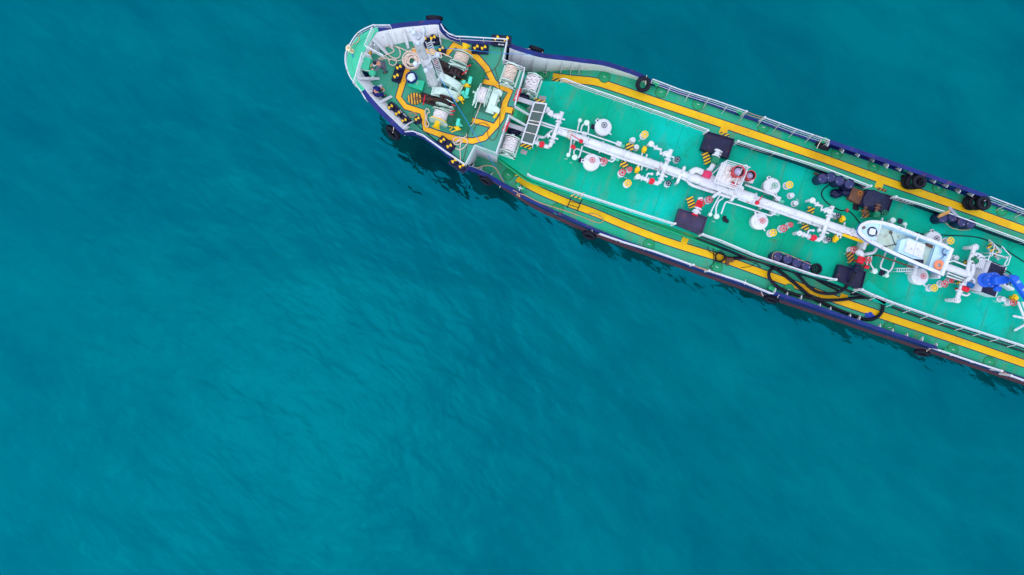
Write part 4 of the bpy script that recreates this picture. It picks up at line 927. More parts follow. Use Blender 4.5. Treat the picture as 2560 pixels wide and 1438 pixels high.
w0, w1 = P(1163, 119, WZ), P(1091, 316, WZ); wd_ = (w1 - w0).normalized(); wx = Vector((-wd_.y, wd_.x, 0)); wx = wx if wx.dot(AX) > 0 else -wx
obj('shaft', MB().cyl(w0, w1, .07, n=10), MINTD, WL)
def on(px, py, z=WZ):
    p = P(px, py, z); t = (p - w0).dot(wd_); return w0 + wd_ * t
ropedrum(on(1150, 146), wd_, .62, .42, ROPE, WL, MINTD); ropedrum(on(1099, 290), wd_, .62, .42, ROPEW, WL, MINTD)
for (px, py, side) in ((1161, 121, -1), (1093, 311, 1)):
    c = on(px, py); q = MB(); q.lathe(c - wd_ * .22, [(.26, 0), (.2, .06), (.15, .2), (.15, .26), (.2, .38), (.26, .44)], axis=wd_, n=20); obj('warping_head', q, YELP, WL)
c = on(1097, 301); q = MB(); q.cyl(c - wd_ * .03, c + wd_ * .03, .5, n=26); obj('brake_disc', q, YELP, WL)
for (px, py) in ((1133, 180), (1112, 252)):
    c = on(px, py); q = MB(); q.lathe(c - wd_ * .2, [(.44, 0), (.44, .05), (.28, .1), (.26, .2), (.28, .3), (.44, .35), (.44, .4)], axis=wd_, n=22)
    for k in range(8): t = 2 * math.pi * k / 8; q.box(c + (wx * math.cos(t) + UP * math.sin(t)) * .3, (.12, .3, .12), math.atan2(wd_.y, wd_.x) - math.pi / 2)
    obj('chain_wheel', q, GREASE, WL)
    c2 = on(px + (4 if py < 200 else -3), py - (14 if py < 200 else -13)); q = MB().torus(c2, .44, .05, wd_, n=26, k=6); q.cyl(c2 - wd_ * .05, c2 + wd_ * .05, .38, n=24); obj('brake_band', q, MINTD, WL)
# bearing frames
for (px, py) in ((1157, 132), (1144, 164), (1139, 172), (1108, 263), (1104, 273), (1094, 305)):
    c = on(px, py); q = MB(); q.box((c.x, c.y, ZF + .3), (1.0, .09, .6), math.atan2(wx.y, wx.x)); q.box((c.x, c.y, ZF + .62), (.34, .12, .3), math.atan2(wx.y, wx.x), bev=.03); q.box((c.x + wx.x * .42, c.y + wx.y * .42, ZF + .55), (.3, .07, .14), math.atan2(wx.y, wx.x)); obj('bearing_frame', q, MINTD, WL)
# gear cases: long humped boxes lying fore and aft
def gearcase(a, b, wd, parent, z0=ZF, h=.75, mat=MINT):
    A, B = P(*a, z0 + h), P(*b, z0 + h); d = (B - A); L = d.length; d.normalize(); n_ = Vector((-d.y, d.x, 0)); q = MB(); prof = [(0, .45), (.12, .82), (.3, 1.0), (.55, 1.02), (.8, .84), (.97, .55), (1, .4)]
    top = []; 
    for (t, k) in prof: top.append((A + d * (L * t), z0 + h * k))
    for s_, o_ in ((1, n_ * wd / 2), (-1, n_ * -wd / 2)):
        pass
    L1 = [Vector((p.x, p.y, z)) + n_ * (wd / 2) for p, z in top]; L2 = [Vector((p.x, p.y, z)) - n_ * (wd / 2) for p, z in top]
    e1 = [x + n_ * -.05 + UP * .04 for x in L1]; e2 = [x + n_ * .05 + UP * .04 for x in L2]
    q.strip(L1, e1); q.strip(e1, e2); q.strip(e2, L2)
    q.strip([Vector((x.x, x.y, z0)) for x in L1], L1); q.strip(L2, [Vector((x.x, x.y, z0)) for x in L2])
    q.add([L1[0], e1[0], e2[0], L2[0], Vector((L2[0].x, L2[0].y, z0)), Vector((L1[0].x, L1[0].y, z0))], [(0, 1, 2, 3, 4, 5)]); q.add([L1[-1], e1[-1], e2[-1], L2[-1], Vector((L2[-1].x, L2[-1].y, z0)), Vector((L1[-1].x, L1[-1].y, z0))], [(5, 4, 3, 2, 1, 0)])
    g_o = obj('gear_case', q, mat, parent)
    f_ = MB(); f_.box((A.x / 2 + B.x / 2, A.y / 2 + B.y / 2, z0 + .33), (L + .12, wd + .1, .05), math.atan2(d.y, d.x)); obj('case_flange', f_, mat, parent)
    for t in (.2, .5, .8):
        p = A + d * (L * t); f_ = MB().cyl((p.x, p.y, z0 + h * .9), (p.x, p.y, z0 + h * 1.12), .035, n=8); obj('filler_cap', f_, mat, parent)
gearcase((1098, 187), (1152, 216), .42, WL); gearcase((1080, 222), (1146, 238), .42, WL)
# red brake levers
for (a, b) in (((1168, 166), (1176, 163)), ((1155, 186), (1166, 178)), ((1130, 262), (1136, 264)), ((1126, 278), (1136, 278)), ((1125, 286), (1132, 287))):
    q = MB().cyl(P(*a, ZF + .9), P(*b, ZF + .9), .03, n=6); q.cyl(P(*a, ZF + .9), P(*a, ZF + .4), .025, n=6); q.ball(P(*b, ZF + .9), .05, n=8, k=6); obj('brake_lever', q, RED, WL)
for (a, b) in (((1125, 152), (1165, 170)), ((1122, 158), (1160, 177)), ((1098, 262), (1132, 268)), ((1100, 270), (1130, 277)), ((1112, 246), (1133, 258))):
    q = MB().cyl(P(*a, ZF + .95), P(*b, ZF + .85), .03, n=6); q.cyl(P(*a, ZF + .95), P(*a, ZF + .1), .03, n=6); obj('brake_rod', q, MINT, WL)
for (px, py, c_) in ((1160, 205, 0), (1168, 213, 1), (1158, 232, 0), (1152, 246, 1), (1164, 240, 0), (1143, 320, 1), (1148, 311, 0)):
    c = P(px, py, ZF + .6); q = MB(); q.cyl((c.x, c.y, ZF), (c.x, c.y, ZF + .55), .05, n=8); q.lathe((c.x, c.y, ZF + .45), [(.13, 0), (.13, .12), (.07, .16), (.09, .24)], n=10); q.cyl(Vector((c.x, c.y, ZF + .5)) - AX * .2, Vector((c.x, c.y, ZF + .5)) + AX * .2, .05, n=8)
    obj('control_valve', q, TURQ if c_ == 0 else YELP, WL)
for (pts) in ([(1154, 198), (1162, 204), (1158, 212), (1164, 218)], [(1150, 236), (1140, 238), (1142, 256)], [(1150, 243), (1158, 260)], [(1122, 316), (1132, 318), (1124, 326)], [(1128, 330), (1140, 326)]):
    obj('hydraulic_pipe', MB().tube(PP(pts, ZF + .4), .035, n=6), YELP, WL)
for (px, py) in ((1175, 200), (1168, 228), (1145, 305)): c = P(px, py, ZF + .9); q = MB(); q.box((c.x, c.y, ZF + .85), (.2, .42, .1), ANG + R(6), bev=.03); q.cyl((c.x, c.y, ZF), (c.x, c.y, ZF + .85), .045, n=8); obj('control_stand', q, TURQ, WL)
# chains
def chain(ptspx, z, parent, mat, r=.035, step=.13):
    pts = smooth(PP(ptspx, z), 6); q = MB(); acc = 0; k = 0
    for i in range(len(pts) - 1):
        acc += (pts[i + 1] - pts[i]).length
        if acc >= step:
            acc = 0; d = (pts[i + 1] - pts[i]).normalized(); side = Vector((-d.y, d.x, 0)) if k % 2 == 0 else UP; nrm = d.cross(side)
            ring = [pts[i] + d * (.1 * math.cos(t)) + side * (.06 * math.sin(t)) for t in [2 * math.pi * j / 10 for j in range(10)]]; q.tube(ring, r * .75, n=5, closed=True); k += 1
    return tag(obj('anchor_chain', q, mat, parent), kind='stuff')
chain([(1038, 246), (1060, 248), (1085, 249), (1108, 252), (1120, 260)], ZF + .32, WL, RUSTY); chain([(1092, 158), (1106, 164), (1122, 174), (1136, 186)], ZF + .32, WL, GREASE)
for (px, py, L, wd) in ((1080, 252, 1.5, .55), (1108, 168, 1.5, .6)):
    c = P(px, py, ZF); b = MB(); b.box((c.x, c.y, ZF + .03), (L, wd, .06), ANG if py > 200 else ANG + R(-8)); b.box((c.x + .2, c.y - .05, ZF + .14), (L * .5, .22, .2), ANG); obj('chain_stopper', b, GREASE, WL)
c = P(1037, 247, ZF + .08); b = MB(); 
pl_ = [(c.x + .5 * math.cos(t) * .86, c.y + .5 * math.sin(t) * .66 ) for t in [2 * math.pi * i / 28 for i in range(28)]]; b.prism(pl_, ZF + .002, ZF + .12); obj('chain_pipe_cover', b, HAZ2, SHIP)
for (a, b, mt) in (((1063, 238), (1058, 262), RED), ((1092, 150), (1088, 160), RED)): q = MB().cyl(P(*a, ZF + .6), P(*b, ZF + .5), .035, n=6); q.cyl(P(*b, ZF + .5), P(*b, ZF), .03, n=6); obj('stopper_lever', q, mt, SHIP)
# aft winch, drum lying fore and aft
W2 = empty('mooring_winch', P(1215, 245, ZF), SHIP); W2['label'] = 'mooring winch with white rope drum and tall pale gear case near the stairs'
c = P(1207, 238, ZF + .65); ropedrum(c, AX, .55, .46, ROPEW, W2, MINT)
obj('shaft', MB().cyl(c - AX * .6, c + AX * 1.0, .07, n=10), MINTD, W2)
gearcase((1243, 219), (1224, 275), .4, W2, h=.85)
for (px, py) in ((1190, 240), (1222, 242)):
    e = P(px, py, ZF + .5); q = MB(); q.box((e.x, e.y, ZF + .32), (.1, .85, .64), ANG); q.box((e.x, e.y, ZF + .66), (.14, .3, .2), ANG, bev=.03); obj('bearing_frame', q, MINT, W2)
for (a, b) in (((1195, 228), (1182, 262)), ((1203, 222), (1188, 268))): q = MB().cyl(P(*a, ZF + .95), P(*b, ZF + .8), .03, n=6); q.cyl(P(*b, ZF + .8), P(*b, ZF), .03, n=6); q.ball(P(*b, ZF + .8), .05, n=8, k=6); obj('brake_rod', q, MINT, W2)
for (px, py) in ((1246, 233), (1240, 275)): e = P(px, py, ZF + .55); q = MB(); q.cyl(e - AX * .22, e + AX * .22, .15, n=14); q.lathe(e, [(.1, 0), (.1, .14), (.16, .16), (.16, .2)], n=12); q.cyl((e.x, e.y, ZF), e, .08, n=8); obj('hydraulic_motor', q, MINT, W2)
e = P(1240, 287, ZF + .5); q = MB().cyl((e.x, e.y, ZF), e, .05, n=8); q.box((e.x, e.y, ZF + .45), (.12, .42, .12), ANG + R(-20)); obj('control_valve', q, YELP, W2)
for (px, py, sx, sy) in ((1213, 250, 1.7, 1.5), (1126, 190, 1.9, 2.0)):
    c = P(px, py, ZF); b = MB(); b.box((c.x, c.y, ZF + .012), (sx, sy, .024), ANG); obj('foundation_plate', b, paint('oily_green', '#3a7a66', .35, .2, 2, grime=.7, grimecol='#3b3a34') if not bpy.data.materials.get('oily_green') else bpy.data.materials['oily_green'], SHIP)
# green slatted working platform
SP = empty('slatted_platform', P(1170, 245, ZF), SHIP); qa, qb, qc, qd = PP([(1181, 154), (1212, 179), (1167, 333), (1128, 322)], ZF + .3)
n_s = 44
for k in range(n_s):
    t_ = (k + .5) / n_s; a = qa.lerp(qd, t_); b = qb.lerp(qc, t_); c = (a + b) / 2; d = b - a
    obj('slat', MB().box((c.x, c.y, ZF + .28 + random.uniform(-.006, .006)), (d.length, (qa - qd).length / n_s * .72, .04), math.atan2(d.y, d.x)), DGREEN, SP)
for (a, b) in ((qa, qd), (qb, qc)): obj('bearer', MB().box(((a.x + b.x) / 2, (a.y + b.y) / 2, ZF + .13), ((a - b).length, .08, .24), math.atan2((b - a).y, (b - a).x)), DGREEN, SP)

# ------------------------------------------------------------------ bitts, fairleads
def crossed(c, r, parent, zt):
    q = MB()
    for k in (0, 1):
        t0 = random.uniform(.3, .7) if k == 0 else t0
        a = t0 + k * math.pi; pts = [(c.x, c.y)] + [(c.x + r * math.cos(a + u), c.y + r * math.sin(a + u)) for u in [-.72 + 1.44 * i / 6 for i in range(7)]]; q.prism(pts, zt, zt + .008)
    return obj('yellow_mark', q, YELP, parent)
def bitts(ptspx, z0, label, r=.16, h=.42, base=True, body=NAVYD, bw=.55):
    pts = PP(ptspx, z0 + h); pts = [Vector((p.x, p.y, z0)) for p in pts]; root = empty('mooring_bitts' if len(pts) > 1 else 'bollard', sum(pts, Vector()) / len(pts), SHIP)
    if label: root['label'] = label
    if base and len(pts) > 1:
        d = pts[-1] - pts[0]; c = (pts[0] + pts[-1]) / 2; q = MB(); q.box((c.x, c.y, z0 + .06), (d.length + bw, bw, .12), math.atan2(d.y, d.x), bev=.06); obj('base', q, body, root)
    elif base: q = MB().lathe(pts[0], [(r * 1.7, 0), (r * 1.7, .05), (r * 1.2, .09)], n=18); obj('base', q, body, root)
    for p in pts:
        q = MB().lathe(p, [(r * .85, .05), (r * .8, h - .12), (r * 1.15, h - .08), (r * 1.15, h - .02), (r * 1.05, h)], n=20); obj('post', q, body, root); crossed(p, r * .98, root, z0 + h + .002)
    return root
bitts([(1190, 118), (1209, 119)], ZF, 'pair of navy bitts with yellow marks inside the port forecastle rail'); bitts([(1103, 122)], ZF, 'single navy bollard with yellow mark beside the port bow'); bitts([(997, 168), (990, 190)], ZF, 'pair of navy bitts with yellow marks behind the coiled rope')
bitts([(1043, 297)], ZF, 'single navy bollard with yellow mark beside the starboard bow', r=.14); bitts([(1106, 351), (1123, 365)], ZF, 'pair of navy bitts with yellow marks along the starboard forecastle rail')
bitts([(976, 267), (994, 283), (1010, 301)], ZF, 'row of three navy rollers with yellow marks against the starboard bulwark', r=.15, bw=.6); bitts([(1059, 98), (1082, 94)], ZF, 'roller fairlead with yellow marks inside the port bulwark', bw=.7)
bitts([(1241, 95), (1265, 97)], ZF, 'roller fairlead with yellow marks outside the port forecastle rail', bw=.62); bitts([(1135, 402), (1154, 415)], ZF, 'roller fairlead with yellow marks outside the starboard forecastle rail', bw=.6)
for (a, b, z) in (((1231, 110), (1268, 114), ZF + .2), ((983, 259), (1025, 301), ZF + .2), ((1056, 108), (1096, 106), ZF + .2)):
    A, B = P(*a, z), P(*b, z); c = (A + B) / 2; d = B - A; q = MB(); q.box((c.x, c.y, ZF + .12), (d.length, .16, .24), math.atan2(d.y, d.x), bev=.03); o = obj('fairlead_sill', q, NAVYD, SHIP)
    w_ = MB()
    for k in range(8):
        if k in (3,): continue
        pc = A.lerp(B, .42 + .05 * k); w_.box((pc.x, pc.y, ZF + .243), (.035, .07, .006), math.atan2(d.y, d.x))
    tag(obj('lettering', w_, WHITEC, o), kind='stuff')
for (px, py) in ((1352, 160), (1399, 165)):
    pass
# small green bitts on the main deck
for (a, b) in (((1392, 166), (1416, 167)), ((1295, 464), (1308, 473)), ((1634, 210), (1640, 215)), ((1843, 282), (1848, 286)), ((2052, 357), (2058, 352)), ((2258, 427), (2266, 430)), ((1922, 720), (1930, 724)), ((2356, 876), (2363, 880))):
    root = empty('small_bitts', P(*a, ZM), SHIP)
    for p in (a, b): q = MB().lathe(P(*p, ZM), [(.1, 0), (.1, .3), (.14, .32), (.14, .38), (.1, .4)], n=12); obj('post', q, GREEN, root)
for (px, py) in ((1404, 163), (1300, 470)):
    c = P(px, py, ZM + .4); q = MB().box((c.x, c.y, ZM + .42), (.3, .05, .05), ANG); q.box((c.x, c.y, ZM + .3), (.05, .3, .05), ANG); q.cyl((c.x, c.y, ZM), (c.x, c.y, ZM + .4), .04, n=6); obj('cross_bitt', q, WHITEC, SHIP)
# bow fittings
LK = MB(); q = PP([(907, 143), (928, 144), (921, 175), (902, 171)], ZF + .75); LK.prism([(x.x, x.y) for x in q], ZF, ZF + .75); obj('locker', LK, PLAT, SHIP)
c = P(930, 180, ZF + .6); b = MB(); b.lathe((c.x, c.y, ZF), [(.09, 0), (.09, .35), (.2, .38), (.21, .55), (.14, .64), (0, .66)], n=18); obj('vent_cap', b, PLAT, SHIP)
b = MB().tube(PP([(902, 172), (912, 175), (925, 178)], ZF + .6), .04, n=6); b.cyl(P(932, 192, ZF), P(932, 190, ZF + .4), .09, n=8); obj('vent_pipe', b, MINT, SHIP)
c = P(1041, 213, ZF + .45); b = MB(); q = PP([(1028, 196), (1062, 203), (1055, 227), (1019, 214)], ZF + .45); b.prism([(x.x, x.y) for x in q], ZF, ZF + .45); lid = obj('store_hatch', b, paint('hatch_green', '#18b083', .4, .08, 2), SHIP)
for (a, b) in (((1041, 205), (1047, 206)), ((1040, 209), (1045, 211))): obj('grab_bar', MB().cyl(P(*a, ZF + .48), P(*b, ZF + .48), .015, n=5), WHITEC, lid)
# white chute beside the bow ladder
for (a, b) in (((926, 112), (935, 122)), ((936, 112), (948, 128))): obj('ladder_side', MB().cyl(P(*a, ZF + .9), P(*b, ZF + .1), .06, n=7), WHITEC, SHIP)

# ------------------------------------------------------------------ foremast
MS = empty('foremast', P(1091, 215, ZF), SHIP); MS['label'] = 'tall white lattice foremast with ladder and lamps'
mb_ = P(1091, 215, ZF); Hm = 8.3
obj('mast_tube', MB().lathe(mb_, [(.3, 0), (.3, .1), (.16, .12), (.15, 4), (.13, 6.5), (.11, Hm)], n=16), WHITEC, MS)
q = MB().box(mb_ + Vector((-.16, -.06, Hm * .5)), (.3, .05, Hm * .94), R(22)); obj('cable_tray', q, WHITEC, MS)
side = Vector((.92, .38, 0)).normalized()
for s_ in (.30, .62):
    obj('ladder_rail', MB().cyl(mb_ + side * s_ + UP * .1, mb_ + side * (s_ * .8 + .02) + UP * 7.2, .03, n=6), WHITEC, MS)
for k in range(24):
    z = .3 + k * .29; f = 1 - .2 * z / 7.2; obj('rung', MB().cyl(mb_ + side * (.30 * f) + UP * z, mb_ + side * (.62 * f) + UP * z, .02, n=5), WHITEC, MS)
bdir = Vector((-.75, -.1, 0)).normalized()
obj('brace', MB().cyl(mb_ + bdir * .42, mb_ + bdir * .18 + UP * 5.2, .035, n=6), WHITEC, MS)
for k in range(18):
    z = .3 + k * .28; f = .42 - .24 * z / 5.2; obj('lattice_bar', MB().cyl(mb_ + bdir * f + UP * z, mb_ + bdir * .1 + UP * (z + (.35 if k % 2 else -.1)), .02, n=5), WHITEC, MS)
for z, rr in ((5.0, .27), (Hm - .3, .3)):
    q = MB(); q.cyl(mb_ + UP * z, mb_ + UP * (z + .04), rr, n=20); obj('lamp_platform', q, WHITEC, MS)
    q = MB().torus(mb_ + UP * (z + .5), rr, .022, n=22, k=5); obj('platform_rail', q, WHITEC, MS)
def lamp(p, r=.11): 
    q = MB().lathe(p, [(r * .6, 0), (r, .06), (r, .22), (r * .7, .3), (0, .32)], n=12); obj('lamp', q, GLASSB, MS)
for (dx, dy, z) in ((-.3, .3, Hm - .2), (.25, .25, Hm - .2), (0, -.3, Hm - .2), (-.15, .1, Hm + .05)): lamp(mb_ + Vector((dx, dy, z)))
for sg, z in ((Vector((-.95, -.25, 0)), 4.6), (Vector((.9, .35, 0)), 4.9)):
    obj('crossarm', MB().cyl(mb_ + UP * z, mb_ + sg * .6 + UP * z, .05, n=7), WHITEC, MS); lamp(mb_ + sg * .62 + UP * (z - .1), .13)
lamp(mb_ + Vector((-.12, -.3, 3.9)), .13)
q = MB().box(mb_ + Vector((.05, -.05, Hm * .42)), (.34, .3, 1.2), R(20), bev=.04); obj('cable_box', q, WHITE, MS)
obj('top_pole', MB().cyl(mb_ + UP * Hm, mb_ + UP * (Hm + .9), .04, n=6), WHITEC, MS)

# ------------------------------------------------------------------ aft house and deck crane (cut by the frame)
AH = empty('winch_house', P(2470, 705, ZT), SHIP)
zt_ = ZT + .95
q = PP([(2479, 653), (2514, 667), (2487, 742), (2453, 730)], zt_); poly = [q[0] - AX * .05, q[1] + AX * .1, q[2] + AX * .1, q[3] - AX * .05]
b = MB(); b.prism([(x.x, x.y) for x in poly], ZT, zt_ - .02); 
b.add([poly[0], poly[3], Vector((poly[3].x, poly[3].y, ZT)) - AX * .7, Vector((poly[0].x, poly[0].y, ZT)) - AX * .7], [(0, 1, 2, 3)]); obj('house_wall', b, WHITE, AH)
b = MB(); b.prism([(x.x, x.y) for x in q], zt_ - .01, zt_ + .03); obj('roof', b, NAVYD, AH)
CR = empty('deck_crane', P(2486, 697, ZT), SHIP); CR['label'] = 'bright blue deck crane at the edge of the picture'
cb = at_top(2487, 700, zt_, .9); cb = Vector((cb.x, cb.y, zt_))
obj('pedestal', MB().lathe(cb, [(.42, 0), (.42, .1), (.3, .16), (.3, .6), (.44, .65), (.44, .85)], n=22), CRANE, CR)
q = MB(); q.box(cb + Vector((.2, -.02, 1.05)), (.8, .46, .5), R(8), bev=.08); q.box(cb + Vector((.1, -.5, 1.0)), (.3, .3, .3), R(-20), bev=.05); obj('slew_house', q, CRANE, CR)
b0 = cb + Vector((.8, .05, 1.5)); b1 = P(2532, 694, ZT + 2.7); b2 = P(2610, 800, ZT + 3.6)
for (a, b, wdt) in ((b0, b1, .3), (b1, b2, .34)):
    d = b - a; rot = d.to_track_quat('X', 'Z').to_matrix().to_4x4(); q = MB().box((a + b) / 2, (d.length + .1, wdt, wdt), mat=rot, bev=.04); obj('boom', q, CRANE, CR)
q = MB()
for k_ in range(5): q.box(b1.lerp(b2, .12 + k_ * .18) + UP * .18, (.22, .2, .03), R(-52))
obj('highlight_plate', q, paint('crane_highlight_blue', '#7fa8ea', .4, .1, 3), CR)  # pale plates added to paint highlights along the boom
q = MB()
for k_ in range(10): q.cyl(cb + Vector((.37 * math.cos(k_ * .63), .37 * math.sin(k_ * .63), .85)), cb + Vector((.37 * math.cos(k_ * .63), .37 * math.sin(k_ * .63), .92)), .03, n=6)
tag(obj('bolt_ring', q, GREY, CR), kind='stuff')
q = MB().cyl(cb + Vector((.5, .2, 1.4)), b1 - UP * .2 + Vector((-.3, .2, 0)), .07, n=10); obj('ram', q, GREY, CR)
for (px, py) in ((2498, 680), (2504, 676), (2490, 683)):
    e = P(px, py, zt_ + .2); q = MB().tube(smooth([e, e + Vector((.2, -.1, .3)), e + Vector((.35, -.4, .4)), e + Vector((.3, -.7, .5))], 4), .04, n=6); obj('crane_hose', q, CLOTHK, CR)
# steps and platform beside the house
SS = empty('access_platform', P(2490, 640, ZT), SHIP)
for (a, b, mt) in (((2469, 609), (2500, 640), WHITEC),):
    A, B = P(*a, ZT + .1), P(*b, ZT + .9); d = B - A
    q = MB().box((A + B) / 2 - AY * .22, (d.length, .04, .16), mat=d.to_track_quat('X', 'Z').to_matrix().to_4x4()); obj('stringer', q, WHITEC, SS)
    q = MB().box((A + B) / 2 + AY * .22, (d.length, .04, .16), mat=d.to_track_quat('X', 'Z').to_matrix().to_4x4()); obj('stringer', q, WHITEC, SS)
    for k in range(3): c = A.lerp(B, (k + .6) / 3.3); obj('step', MB().box(c, (.2, .42, .04), ANG - R(20)), HAZ, SS)
q = PP([(2477, 632), (2520, 645), (2508, 668), (2470, 652)], ZT + .95)
for i in range(4): obj('frame_bar', MB().cyl(q[i], q[(i + 1) % 4], .035, n=6), WHITEC, SS); obj('leg', MB().cyl((q[i].x, q[i].y, ZT), q[i] + (UP * .0), .03, n=6), WHITEC, SS)
hr = PP([(2480, 640), (2487, 611), (2500, 632), (2505, 616), (2527, 641), (2520, 662), (2512, 665)], ZT + 1.4); obj('handrail', MB().tube(hr, .03, n=6), WHITEC, SS)
for t_ in range(4): e = hr[t_ * 2]; obj('post', MB().cyl((e.x, e.y, ZT), e, .026, n=6), WHITEC, SS)
# aft crossover beside the house
X2 = empty('crossover', P(2424, 690, ZT), SHIP); zz = ZT + .8
def p2(pts, r, z=zz, mat=WHITEC, nm='branch_pipe', sub=3): return obj(nm, MB().tube(smooth(PP(pts, z), sub), r, n=10), mat, X2)
p2([(2436, 618), (2432, 632), (2424, 656), (2420, 675), (2424, 690)], .12); p2([(2432, 660), (2433, 672), (2428, 690), (2416, 704), (2404, 718), (2396, 738), (2393, 748)], .13); p2([(2436, 634), (2448, 636), (2456, 642)], .08); p2([(2430, 665), (2440, 650), (2452, 640), (2462, 644)], .06)
for k in range(5): p2([(2440 + k * 4, 668 + k * 1.2), (2447 + k * 4, 650), (2452 + k * 4, 646 + k)], .035, ZT + .9, sub=2)
p2([(2400, 734), (2416, 739), (2424, 734)], .06); p2([(2426, 694), (2436, 702), (2432, 712)], .08)
for (px, py) in ((2441, 618), (2396, 750)):
    c = P(px, py, ZT + .85); e = P(px - 8, py + 1, ZT + .85); q = MB().cyl((c.x, c.y, ZT + .8), (e.x, e.y, ZT + .75), .15, n=14); q.lathe((c.x, c.y, ZT + .7), [(.19, 0), (.19, .1), (.12, .14)], n=14); q.cyl((e.x, e.y, ZT), (e.x, e.y, ZT + .75), .12, n=10); obj('riser_elbow', q, WHITEC, X2)
for (px, py, mt) in ((2411, 722, RED), (2423, 712, paint('motor_blue', '#14609c', .4, .1, 3)), (2434, 651, DGREEN)):
    c = P(px, py, ZT + .85); q = MB().cyl(c - AX * .2, c + AX * .22, .16, n=14); q.lathe(c, [(.12, 0), (.12, .18), (.06, .2)], n=12); q.cyl((c.x, c.y, ZT), c, .06, n=8); obj('actuator', q, mt, X2)
for (px, py) in ((2434, 638), (2427, 654), (2398, 728), (2407, 712)): c = P(px, py, zz); q = MB().cyl(c - AY * .04, c + AY * .04, .2, n=14); obj('flange', q, WHITEC, X2)
p2([(2372, 655), (2384, 652), (2424, 668), (2430, 676)], .05, ZT + .75, sub=1); p2([(2368, 682), (2420, 702)], .05, ZT + .6, sub=1); p2([(2366, 690), (2416, 706)], .05, ZT + .55, sub=1)
# white tripod pipes near the starboard aft corner
for pts in ([(2534, 790), (2562, 796), (2600, 800)], [(2537, 826), (2562, 812), (2600, 805)], [(2545, 755), (2556, 782), (2566, 810)], [(2556, 755), (2566, 780)]): obj('frame_tube', MB().tube(PP(pts, ZT + .5), .07, n=8), WHITEC, SHIP)
for (px, py) in ((2534, 790), (2537, 826), (2545, 755)): c = P(px, py, ZT); obj('frame_foot', MB().cyl(c, P(px, py, ZT + .5), .05, n=7), WHITEC, SHIP)
q = MB(); 
for (dx, dy) in ((0, 0), (30, 6), (-8, 14)): q.box(P(2520 + dx * .5, 703 + dy, ZT + .5), (.7, .16, .5), R(-30), bev=.03)
obj('machine_base', q, WHITE, SHIP)

# green pipe along the starboard trunk side
gp = PP([(1243, 390), (1283, 420), (1323, 448), (1363, 462), (1435, 486), (1580, 538), (1690, 577), (1760, 603), (1800, 619)], ZT - .25)
gp = offset(gp, -.12); obj('fire_main', MB().tube(smooth(gp, 3), .075, n=8), GREEN, SHIP)

# ================================================================== loose things on board
def thing(name, label, cat, world, group=None): return tag(empty(name, world), label, cat, group)
def single(name, mb, mat, label, cat, group=None, sharp=38): return tag(obj(name, mb, mat, None, sharp), label, cat, group)

# ---- work boat on its cradle
ZG = ZT + 2.1; ZFL = ZT + 1.45
BO = thing('work_boat', 'small white open work boat resting on the tanker pipes', 'boat', P(2265, 640, ZT + .9))
def bz(x, y): return (2120 + x * .153, 520 + y * .153)
prt = [(165, 385), (175, 320), (230, 250), (350, 205), (550, 213), (750, 268), (1000, 362), (1200, 442), (1500, 556), (1735, 670)]
stb = [(1562, 1113), (1300, 1005), (1000, 875), (700, 742), (500, 640), (330, 550), (220, 465), (178, 420)]
gw = smooth(PP([bz(*p) for p in prt], ZG), 4); gs = smooth(PP([bz(*p) for p in stb], ZG), 4)
ring = gw + gs
def inset_ring(rg, d):
    n = len(rg); out = []
    for i in range(n):
        a = rg[i - 1]; b = rg[(i + 1) % n]; t = Vector((b.x - a.x, b.y - a.y, 0)).normalized(); out.append(rg[i] + Vector((t.y, -t.x, 0)) * d)
    return out
ri = inset_ring(ring, .18); bc = sum(ring, Vector()) / len(ring)
flo = [Vector((bc.x + (p.x - bc.x) * .95, bc.y + (p.y - bc.y) * .92, ZFL)) for p in ri]
keel = [Vector((bc.x + (p.x - bc.x) * .74, bc.y + (p.y - bc.y) * .55, ZT + .95)) for p in ring]
b = MB(); b.strip(keel, [p - UP * .1 for p in ring], closed=True); b.flat(list(reversed(keel)), ZT + .95); obj('boat_hull', b, WHITE, BO)
b = MB(); o_ = inset_ring(ring, -.025); b.strip([p - UP * .16 for p in o_], [p - UP * .06 for p in o_], closed=True); obj('rubbing_strake', b, BBLUE, BO)
b = MB(); b.strip([p - UP * .1 for p in ring], ring, closed=True); b.strip(ring, ri, closed=True); obj('gunwale', b, WHITEC, BO)
b = MB(); b.strip(ri, flo, closed=True); obj('inner_side', b, BBOAT, BO)
b = MB(); b.flat(flo, ZFL); obj('floor', b, BFLOOR, BO)
bd = [bz(*p) for p in [(200, 385), (205, 325), (250, 270), (360, 230), (550, 238), (430, 590), (350, 530), (245, 455)]]
b = MB(); b.prism([(p.x, p.y) for p in smooth(PP(bd, ZG - .08), 3, True)], ZG - .14, ZG - .07); obj('bow_deck', b, BBOAT, BO)
b = MB(); A, B = P(*bz(552, 240), ZG - .05), P(*bz(432, 592), ZG - .05); b.cyl(A, B, .05, n=8); obj('deck_beam', b, WHITEC, BO)
c = P(*bz(402, 388), ZG); b = MB(); b.torus((c.x, c.y, ZG - .04), .25, .035, n=22, k=6); obj('hatch_rim', b, NAVYD, BO)
b = MB(); b.box((c.x, c.y, ZG), (.34, .34, .08), R(-12), bev=.03); obj('hatch_lid', b, WHITEC, BO)
c = P(*bz(252, 322), ZG); b = MB().lathe((c.x, c.y, ZG - .07), [(.07, 0), (.05, .1), (.08, .14), (.08, .17)], n=10); obj('bollard', b, RUSTY, BO)
eb = [bz(*p) for p in [(880, 520), (1010, 490), (1275, 600), (1220, 840), (1080, 830), (820, 720)]]
q = PP(eb, ZFL + .55); b = MB(); b.prism([(p.x, p.y) for p in q], ZFL, ZFL + .5); obj('engine_box', b, BBOAT, BO)
